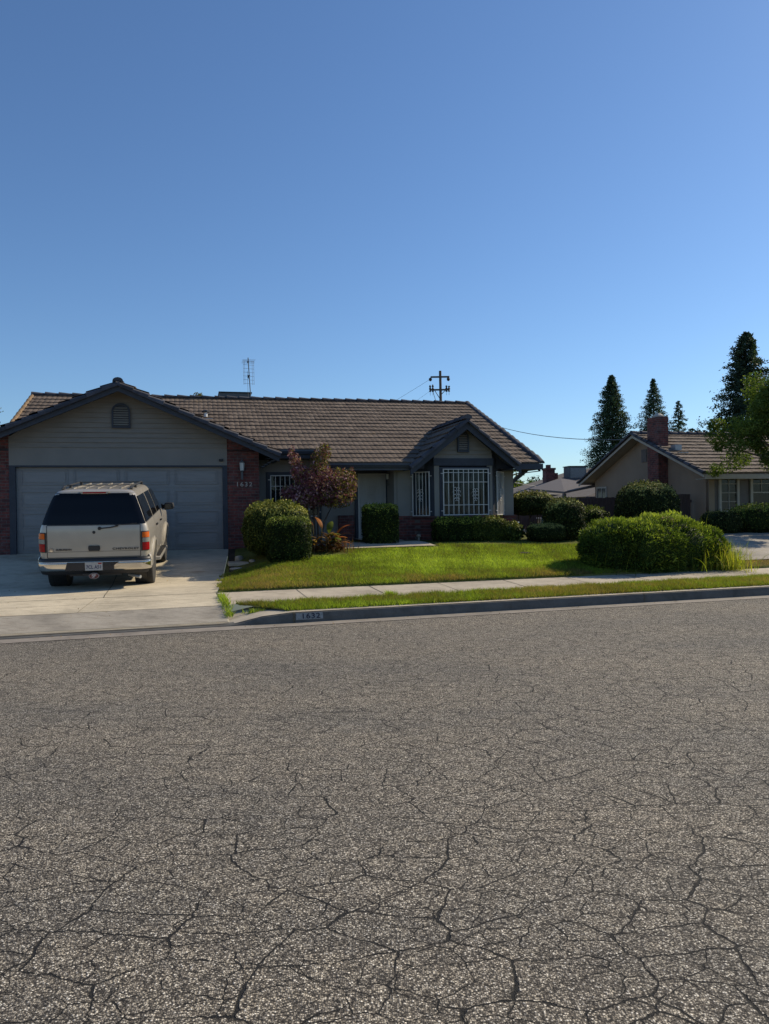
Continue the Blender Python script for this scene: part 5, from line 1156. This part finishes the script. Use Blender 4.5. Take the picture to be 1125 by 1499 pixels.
# ------------------------------------------------------------------ the SUV on the driveway
def suv():
    cx, cy = hw(2.44, -5.52)
    c = thing('parked_suv', 'pewter-tan full-size SUV parked nose-in on the driveway, seen from behind', 'SUV', (cx, cy, .185), 0)
    c.rotation_euler = (R(5.0), 0, HANG - R(2.2))
    c.scale = (.985, .985, .985)
    m, nt, bs = new_mat('pewter_paint'); n = noise(nt, coords(nt), 3, 3)
    L(nt, ramp(nt, n.outputs[0], [(.3, (.375, .34, .28)), (.7, (.42, .38, .315))]), bs.inputs['Base Color'])
    bs.inputs['Metallic'].default_value = .12; bs.inputs['Roughness'].default_value = .32; bs.inputs['Coat Weight'].default_value = .7; bs.inputs['Coat Roughness'].default_value = .08
    fl = noise(nt, coords(nt), 900, 2); bump(nt, bs, fl.outputs[0], .04, .002); paint = m
    chrome = simple('chrome', (.62, .60, .57), .12, .05, 3, metal=1); tintg = glass_mat('suv_glass', (.004, .004, .005), .03); tintg.node_tree.nodes['Principled BSDF'].inputs['Specular IOR Level'].default_value = .28
    blk = M['black']; rub = simple('tyre_rubber', (.022, .021, .020), .85, .2, 30, bs=.3); alloy = simple('alloy', (.45, .45, .45), .3, .1, 4, metal=.8)
    def lens(name, col_): 
        m, nt, b = new_mat(name); L(nt, ramp(nt, noise(nt, coords(nt, 'Object', (1, 1, 1)), 60, 2).outputs[0], [(.3, tuple(x * .75 for x in col_)), (.7, col_)]), b.inputs['Base Color'])
        b.inputs['Roughness'].default_value = .25; b.inputs['Specular IOR Level'].default_value = .3; return m
    red, amb, clr = lens('red_lens', (.36, .006, .012)), lens('amber_lens', (.70, .13, .006)), lens('clear_lens', (.30, .30, .26))
    LV = [(.44, .885, .12, 4.92, .15), (.54, .925, .07, 4.98, .17), (.68, .945, .05, 5.0, .17), (.86, .955, .045, 5.0, .16), (1.02, .955, .045, 4.98, .15), (1.12, .945, .05, 4.90, .15), (1.17, .935, .055, 4.60, .15), (1.21, .925, .06, 3.98, .14), (1.26, .91, .07, 3.82, .14),
          (1.31, .89, .085, 3.74, .13), (1.45, .845, .125, 3.50, .13), (1.60, .79, .175, 3.24, .12), (1.74, .735, .22, 3.02, .12), (1.81, .70, .25, 2.90, .12), (1.85, .66, .285, 2.82, .14), (1.875, .60, .34, 2.7, .2), (1.89, .50, .44, 2.6, .25)]
    zz = [l[0] for l in LV]
    def lv(z): return [float(np.interp(z, zz, [l[k] for l in LV])) for k in range(1, 5)]
    def per(z, s, off=0.0, rear_only=True):     # signed s from the rear centre, positive to the right; returns point
        w, yr, yf, rc = lv(z); sg = 1 if s >= 0 else -1; a = abs(s); st_ = w - rc
        if a <= st_: x, y, nx, ny = a, yr + .022 * (a / w) ** 2, 0, -1
        elif a <= st_ + rc * math.pi / 2: t = (a - st_) / rc; x = st_ + rc * math.sin(t); y = yr + .022 * (1 - math.sin(t)) * (st_ / w) ** 2 + rc * (1 - math.cos(t)); nx, ny = math.sin(t), -math.cos(t)
        else: x, y, nx, ny = w, yr + rc + (a - st_ - rc * math.pi / 2), 1, 0
        return (sg * (x + nx * off), y + ny * off, z)
    def s_of_y(z, y):
        w, yr, yf, rc = lv(z); return (w - rc) + rc * math.pi / 2 + (y - yr - rc)
    # shell
    ys = list(np.linspace(0, 1, 90)); zl = sorted(set(list(np.linspace(.44, 1.15, 22)) + zz)); rings = []
    for z in zl:
        w, yr, yf, rc = lv(z); rf = min(.35, w * .5); half = []
        for q in np.linspace(0, 1, 12)[:-1]: half.append(per(z, (w - rc) * q))
        for q in np.linspace(0, 1, 7)[:-1]: half.append(per(z, (w - rc) + rc * math.pi / 2 * q))
        for q in ys: half.append((w, yr + rc + (yf - rf - yr - rc) * q, z))
        for q in np.linspace(0, 1, 8)[1:]: t = q * math.pi / 2; half.append((w - rf + rf * math.cos(t), yf - rf + rf * math.sin(t), z))
        for q in np.linspace(0, 1, 6)[1:]: half.append(((w - rf) * (1 - q), yf, z))
        ring = half + [(-x, y, z_) for x, y, z_ in half[-2:0:-1]]; rings.append(ring)
    b = MB(); nr = len(rings[0]); V = [p for r_ in rings for p in r_]; F = []
    arches = [(1.05, .42, .44), (4.0, .42, .44)]
    for i in range(len(rings) - 1):
        for j in range(nr):
            q = (i * nr + j, i * nr + (j + 1) % nr, (i + 1) * nr + (j + 1) % nr, (i + 1) * nr + j)
            my = sum(V[k][1] for k in q) / 4; mz = sum(V[k][2] for k in q) / 4; mx = sum(abs(V[k][0]) for k in q) / 4
            if mx > .85 and any((my - ay) ** 2 + (mz - az) ** 2 < ar ** 2 for ay, az, ar in arches): continue
            F.append(q)
    top = len(V); V.append((0, 1.6, 1.907)); r0 = (len(rings) - 1) * nr
    F += [(r0 + j, r0 + (j + 1) % nr, top) for j in range(nr)]
    b.add(V, F); body = b.build('body', paint, c, smooth=True)
    # roof ribs
    b = MB()
    for x in (-.42, -.21, 0, .21, .42):
        b.box(x - .012, x + .012, .55, 2.5, 1.885, 1.909)
    b.build('roof_ribs', paint, body)
    def patch(name, z0, z1, s0, s1, off, mat, nz=6, ns=10, parent=c, sf0=None, sf1=None, thick=0):
        P = []
        for i in range(nz + 1):
            z = z0 + (z1 - z0) * i / nz; a = s0 if sf0 is None else sf0(z); e = s1 if sf1 is None else sf1(z)
            P.append([per(z, a + (e - a) * j / ns, off) for j in range(ns + 1)])
        b = MB(); b.grid(P)
        # rim back to the body
        for edge in ([P[0]], [P[-1]], [[r_[0] for r_ in P]], [[r_[-1] for r_ in P]]):
            e = edge[0]; Q = []
            for p in e:
                d = Vector((p[0], 0 if abs(p[0]) > .9 else -1, 0)); Q.append(p)
        return b.build(name, mat, parent, smooth=True)
    # tailgate
    gl = lambda z: -(.915 - (z - 1.27) * .37); gr = lambda z: (.915 - (z - 1.27) * .37)
    tg = patch('tailgate', .685, 1.255, -.80, .80, .004, paint, 14, 20)
    patch('rear_window', 1.27, 1.825, 0, 0, .006, tintg, 12, 24, c, gl, gr)
    for sgn in (-1, 1):
        patch('panel_gap', .68, 1.26, sgn * .806, sgn * .794, .0055, blk, 14, 1, tg)
    patch('panel_gap', .675, .685, -.80, .80, .0055, blk, 1, 20, tg); patch('panel_gap', 1.253, 1.267, -.80, .80, .0055, blk, 1, 20, tg)
    patch('crease', .780, .787, -.79, .79, .006, simple('shadow_groove', (.09, .085, .08), .6, .1), 1, 20, tg)
    b = MB(); b.prism([(-.09, .02, .795), (.09, .02, .795), (.10, .02, .83), (.10, .02, .875), (.085, .02, .89), (-.085, .02, .89), (-.10, .02, .875), (-.10, .02, .83)], (0, .03, 0)); b.build('tailgate_handle', blk, tg)
    b = MB(); b.lathe([(.024, -.0), (.028, .01), (.028, .05)], (0, .035, 1.13), 14, 'y'); b.build('lock', blk, tg)
    b = MB(); b.tube([(.10, .03, 1.20), (.28, .035, 1.215), (.42, .03, 1.245)], .012, 6); b.lathe([(.03, -.02), (.034, .03)], (.10, .04, 1.20), 10, 'y'); b.lathe([(.022, -.01), (.026, .03)], (.40, .04, 1.25), 10, 'y'); b.tube([(.36, .05, 1.255), (.74, .075, 1.285)], .007, 5); b.build('wiper', blk, tg)
    # badges
    dk = simple('badge_grey', (.06, .06, .065), .3, .1, metal=.5)
    t = text_part('badge', 'CHEVROLET', .052, dk, tg, (.545, .040, .823), (R(90), 0, 0), .004, 1.5, .001, 1.1)
    t = text_part('badge', 'SUBURBAN', .046, dk, tg, (-.52, .040, .823), (R(90), 0, 0), .004, 1.15, .001)
    b = MB(); b.lathe([(.001, -.008), (.035, -.006), (.038, 0)], (-.73, .045, .823), 16, 'y'); o = b.build('badge_oval', chrome, tg)
    # third brake light
    b = MB(); b.prism([(-.26, .23, 1.855), (.26, .23, 1.855), (.22, .23, 1.815), (-.22, .23, 1.815)], (0, .1, 0)); h_ = b.build('brake_lamp', paint, c); b = MB(); b.box(-.20, .20, .222, .23, 1.825, 1.848); b.build('lens', red, h_)
    # tail lights
    for sg in (-1, 1):
        l0, l1 = sg * .812, sg * .985
        hs = patch('tail_light', .775, 1.135, l0, l1, .006, blk, 8, 12)
        i0, i1 = sg * .835, sg * .975
        patch('lens_amber', .105 + .915, 1.12, i0, i1, .016, amb, 4, 12, hs); patch('lens_clear', .935, 1.015, i0, i1, .016, clr, 4, 12, hs); patch('lens_red', .79, .93, i0, i1, .016, red, 4, 12, hs)
    # bumper
    P = []; pr = [(.625, -.01), (.628, .05), (.600, .075), (.56, .082), (.46, .078), (.40, .06), (.385, .0)]
    def bump_patch(name, prof, s0, s1, mat, parent=c, n=30):
        P = [[per(.60, s0 + (s1 - s0) * j / n, off)[:2] + (z,) for j in range(n + 1)] for z, off in prof]
        b = MB(); b.grid(P); return b.build(name, mat, parent, smooth=True)
    bm = bump_patch('rear_bumper', [(.44, -.02), (.44, .045), (.47, .058), (.57, .062), (.595, .058), (.60, .04)], -1.0, 1.0, chrome)
    bump_patch('step_pad', [(.597, .060), (.625, .060), (.66, .045), (.668, .0), (.668, -.03)], -1.0, 1.0, blk, bm)
    bump_patch('step_edge', [(.590, .064), (.598, .067), (.604, .064)], -.98, .98, chrome, bm)
    for sg in (-1, 1): bump_patch('bumper_end', [(.42, .0), (.44, .04), (.49, .060), (.63, .062), (.69, .04), (.71, .0)], sg * .95, sg * 1.20, paint, bm, 12)
    bump_patch('valance', [(.37, .0), (.40, .02), (.445, .035)], -.95, .95, blk, bm)
    b = MB()
    # dark recess with sloped ends in the middle of the bumper
    b.prism([(-.46, -.030, .593), (.42, -.030, .593), (.34, -.030, .53), (.34, -.030, .455), (-.50, -.030, .455)], (0, .03, 0)); b.build('plate_recess', simple('bumper_recess', (.014, .017, .026), .25, .1), bm)
    b = MB(); b.box(.18, .30, -.034, -.03, .52, .585); b.box(.31, .35, -.036, -.03, .55, .585); b.build('socket', blk, bm)
    b = MB(); b.box(-.155, .145, -.040, -.034, .448, .597); pl = b.build('licence_plate', simple('plate_white', (.40, .39, .37), .5, .08, 20), bm)
    text_part('plate_text', '7CL A51', .088, simple('plate_blue', (.02, .03, .10), .5), pl, (-.005, -.0415, .508), (R(90), 0, 0), .001, .82, .0015)
    b = MB(); b.box(.07, .13, -.0415, -.040, .564, .586); b.build('plate_sticker', red, pl)
    # hitch with an oval cover
    b = MB(); b.box(-.045, .045, -.06, .3, .32, .41); b.box(-.45, .45, .12, .2, .33, .40); b.box(-.20, -.07, -.03, .0, .35, .39); h_ = b.build('tow_hitch', blk, c)
    b = MB()
    def oval(b, rx, rz, x, y, z, th, n=28): b.prism([(x + rx * math.cos(2 * math.pi * k / n), y, z + rz * math.sin(2 * math.pi * k / n)) for k in range(n)], (0, th, 0))
    oval(b, .088, .052, .0, -.085, .355, .02); ov = b.build('hitch_cover', simple('oval_rim', (.34, .31, .30), .4), h_)
    b = MB(); oval(b, .080, .045, 0, -.089, .355, .003); b.build('oval_face', simple('oval_red', (.10, .012, .014), .4), ov)
    text_part('emblem', 'SF', .085, simple('emblem_pale', (.50, .46, .44), .4), ov, (0, -.091, .355), (R(90), 0, 0), .001, 1.2, .002, .68)
    # underside, axle, exhaust
    b = MB(); b.box(-.86, .86, .25, 4.8, .34, .46); b.build('chassis', blk, c); b = MB(); b.tube([(-.8, 1.05, .36), (.8, 1.05, .36)], .05, 10); b.lathe([(.10, -.10), (.15, 0), (.10, .10)], (0, 1.05, .36), 14, 'x'); b.build('axle', blk, c)
    b = MB(); b.tube([(.55, .35, .30), (.70, .20, .29), (.78, .14, .28)], .03, 10); b.build('exhaust', M['metal'], c)
    # windows on the sides
    for sg in (-1, 1):
        for (n_, y0, y1, slope) in (('quarter_window', .10, 1.42, 0), ('door_window', 1.54, 2.38, 0), ('door_window', 2.47, 3.42, .55)):
            a = (lambda y0: (lambda z: sg * (gr(z) + .022) if y0 < .5 else sg * s_of_y(z, y0)))(y0)
            e = (lambda y1, sl: (lambda z: sg * s_of_y(z, y1 - max(0, z - 1.30) * sl * 1.6)))(y1, slope)
            wdw = patch(n_, 1.30, 1.76, 0, 0, .006, tintg, 8, 14, c, a, e)
            for (z0, z1) in ((1.288, 1.30),): patch('window_seal', z0, z1, 0, 0, .008, blk, 1, 14, wdw, a, e)
        # door gaps
        for y0 in (1.46, 2.43, 3.50):
            patch('door_gap', .55, 1.28, 0, 0, .003, blk, 14, 1, c, (lambda y0: (lambda z: sg * s_of_y(z, y0 + (.10 * max(0, .95 - z) / .3 if y0 == 1.46 else 0))))(y0), (lambda y0: (lambda z: sg * s_of_y(z, y0 + .012 + (.10 * max(0, .95 - z) / .3 if y0 == 1.46 else 0))))(y0))
        for y0 in (1.60, 2.55):
            x = lv(1.08)[0]; b = MB(); b.box(min(sg * x, sg * (x + .035)), max(sg * x, sg * (x + .035)), y0, y0 + .16, 1.09, 1.125); b.build('door_handle', blk, c, bev=.008)
        # flares
        for (ay, az, ar) in arches:
            b = MB(); P = []
            for k in range(25):
                t = -.10 + (math.pi + .20) * k / 24; yy, zk = ay + math.cos(t) * (ar - .01), az + math.sin(t) * (ar - .01); y2, z2_ = ay + math.cos(t) * (ar + .075), az + math.sin(t) * (ar + .075)
                w_ = lv(min(max(zk, .4), 1.1))[0]; w2 = lv(min(max(z2_, .4), 1.1))[0]
                P.append([(sg * (w_ - .16), yy, zk), (sg * (w_ + .035), yy, zk), (sg * (w_ + .045), (yy * .6 + y2 * .4), (zk * .6 + z2_ * .4)), (sg * (w2 + .002), y2, z2_)])
            b.grid(P); b.build('wheel_arch', paint, c, smooth=True)
            b = MB(); b.lathe([(ar - .01, -.30), (ar - .01, -.17), (.0001, -.17)][::-1] if False else [(.02, -.32), (ar - .01, -.32), (ar - .012, -.10)], (sg * .0, ay, az), 30, 'x')
            for v_ in range(len(b.v)): b.v[v_] = (sg * (lv(.6)[0] + b.v[v_][0] - 0.0), b.v[v_][1], b.v[v_][2])
            b.build('wheel_well', blk, c)
            # wheel
            wx = sg * .825; wr = .385
            b = MB(); b.lathe([(.24, -.11), (.33, -.125), (.370, -.118), (wr, -.09), (wr, .09), (.370, .118), (.33, .125), (.24, .11)], (wx, ay, wr - .012), 40, 'x'); ty = b.build('wheel', rub, c, smooth=True)
            b = MB(); b.lathe([(.245, .0), (.245, .105 * sg), (.225, .108 * sg), (.20, .07 * sg), (.06, .055 * sg), (.055, .085 * sg), (.001, .09 * sg)], (wx, ay, wr - .012), 32, 'x')
            for k in range(6):
                t = k * math.pi / 3; d = Vector((0, math.cos(t), math.sin(t))); e = Vector((0, -math.sin(t), math.cos(t))); base = Vector((wx + .075 * sg, ay, wr - .012))
                b.prism([base + d * .05 + e * .03, base + d * .22 + e * .045, base + d * .22 - e * .045, base + d * .05 - e * .03], (.02 * sg, 0, 0))
            b.build('rim', alloy, ty, smooth=False)
        # running board, mirror
        b = MB(); x0, x1 = .84, 1.02
        b.prism([(sg * x0, 1.58, .36), (sg * x1, 1.66, .37), (sg * x1, 1.66, .43), (sg * x0, 1.58, .46)], (0, 1.82, 0)); b.build('running_board', paint, c, bev=.012)
        b = MB()
        for k in range(20): b.box(min(sg * .88, sg * 1.005), max(sg * .88, sg * 1.005), 1.72 + k * .085, 1.76 + k * .085, .445, .452)
        b.build('tread', blk, c)
        b = MB(); b.prism([(sg * .93, 3.28, 1.27), (sg * 1.02, 3.22, 1.30), (sg * 1.02, 3.22, 1.36), (sg * .91, 3.28, 1.40)], (0, .06, 0)); b.prism([(sg * 1.00, 3.16, 1.265), (sg * 1.18, 3.14, 1.285), (sg * 1.20, 3.14, 1.33), (sg * 1.18, 3.14, 1.42), (sg * 1.02, 3.16, 1.425), (sg * .985, 3.16, 1.38)], (.01 * sg, .14, 0)); mr = b.build('side_mirror', blk, c, bev=.015)
        b = MB(); b.box(min(sg * 1.02, sg * 1.16), max(sg * 1.02, sg * 1.16), 3.128, 3.136, 1.295, 1.40); b.build('mirror_glass', glass_mat('mirror', (.02, .03, .035), .02), mr)
    # roof rack
    rk = MB()
    for sg in (-1, 1):
        rk.tube([(sg * .60, .50, 1.89), (sg * .60, .62, 1.925), (sg * .60, 2.4, 1.935), (sg * .60, 2.5, 1.89)], .014, 8)
        for y in (.62, 1.3, 2.44): rk.box(sg * .60 - .022, sg * .60 + .022, y - .05, y + .05, 1.86, 1.925)
    for y in (.95, 2.2): rk.box(-.60, .60, y - .025, y + .025, 1.932, 1.946)
    rk.build('roof_rack', simple('rack_grey', (.035, .034, .033), .4, .1), c)
    # windscreen and front lights (hidden side, kept simple but real)
    b = MB(); b.grid([[(x * (1 - (z - 1.22) * .35), float(np.interp(z, zz, [l[3] for l in LV])) + .006, z) for x in np.linspace(-.70, .70, 12)] for z in np.linspace(1.24, 1.76, 6)]); b.build('windscreen', tintg, c, smooth=True)
    for sg in (-1, 1):
        b = MB(); b.box(min(sg * .40, sg * .62), max(sg * .40, sg * .62), 5.0, 5.012, .72, .90); b.build('headlight', clr, c)
    b = MB(); b.box(-.38, .38, 5.0, 5.014, .72, .90); b.build('grille', blk, c)
suv()
# dry leaf scraps on the driveway under the bumper
for i_, (s_, t_, sc, lab) in enumerate(((-2.0, 3.25, .05, 'tiny pale scrap of litter in the shadow behind the SUV'), (-1.2, 3.45, .045, 'tiny pale scrap of litter lying near the right rear wheel of the SUV'))):
    x, y = st(s_, t_); b = MB(); b.add([(-sc, -sc * .4, .008), (sc, -sc * .5, .012), (sc * .8, sc * .5, .02), (-sc * .7, sc * .4, .01)], [(0, 1, 2, 3)]); o = b.build('paper_scrap', M['white'], loc=(x, y, float(np.interp(t_, DT, DZ)))); tag(o, lab, 'litter')

# older grey section of the apron, fallen leaves
b = MB(); rows = []
for t in lin(.56, 1.285, 5):
    x0 = -1.9 + (t - .56) * 1.6; rows.append([(*st(s_, t), dz(s_, t) + .004) for s_ in lin(x0, DR - .02, 8)])
b.grid(rows); tag(b.build('driveway_patch', concrete('old_concrete', (.33, .295, .24), .5, False), smooth=True), kind='structure')
n = 420; s_ = np.concatenate([rng.uniform(-4, 16, 170), rng.uniform(3.2, 12, 170), rng.uniform(-3, 2.8, 80)]); t_ = np.concatenate([rng.uniform(.02, .33, 170), rng.uniform(2.7, 7.2, 170), rng.uniform(.6, 6.5, 80)])
x_, y_ = st(s_, t_); zz_ = G(s_, t_) + np.concatenate([np.full(170, .006), np.full(170, .075), np.full(80, .012)]); zz_[:170] = .008
V, F = leaves(np.stack([x_, y_, zz_], 1), np.tile([0, 0, 1.], (n, 1)), .013, .6, .35)
tag(np_obj('fallen_leaves', V, F, leaf_mat('fallen_leaf', [(.16, .09, .035), (.28, .18, .07), (.12, .07, .03)], .1, .7, 4), tint=rng.uniform(0, 1, len(F))), 'small dry brown leaves scattered on the lawn, driveway and gutter', 'fallen leaves', kind='stuff')
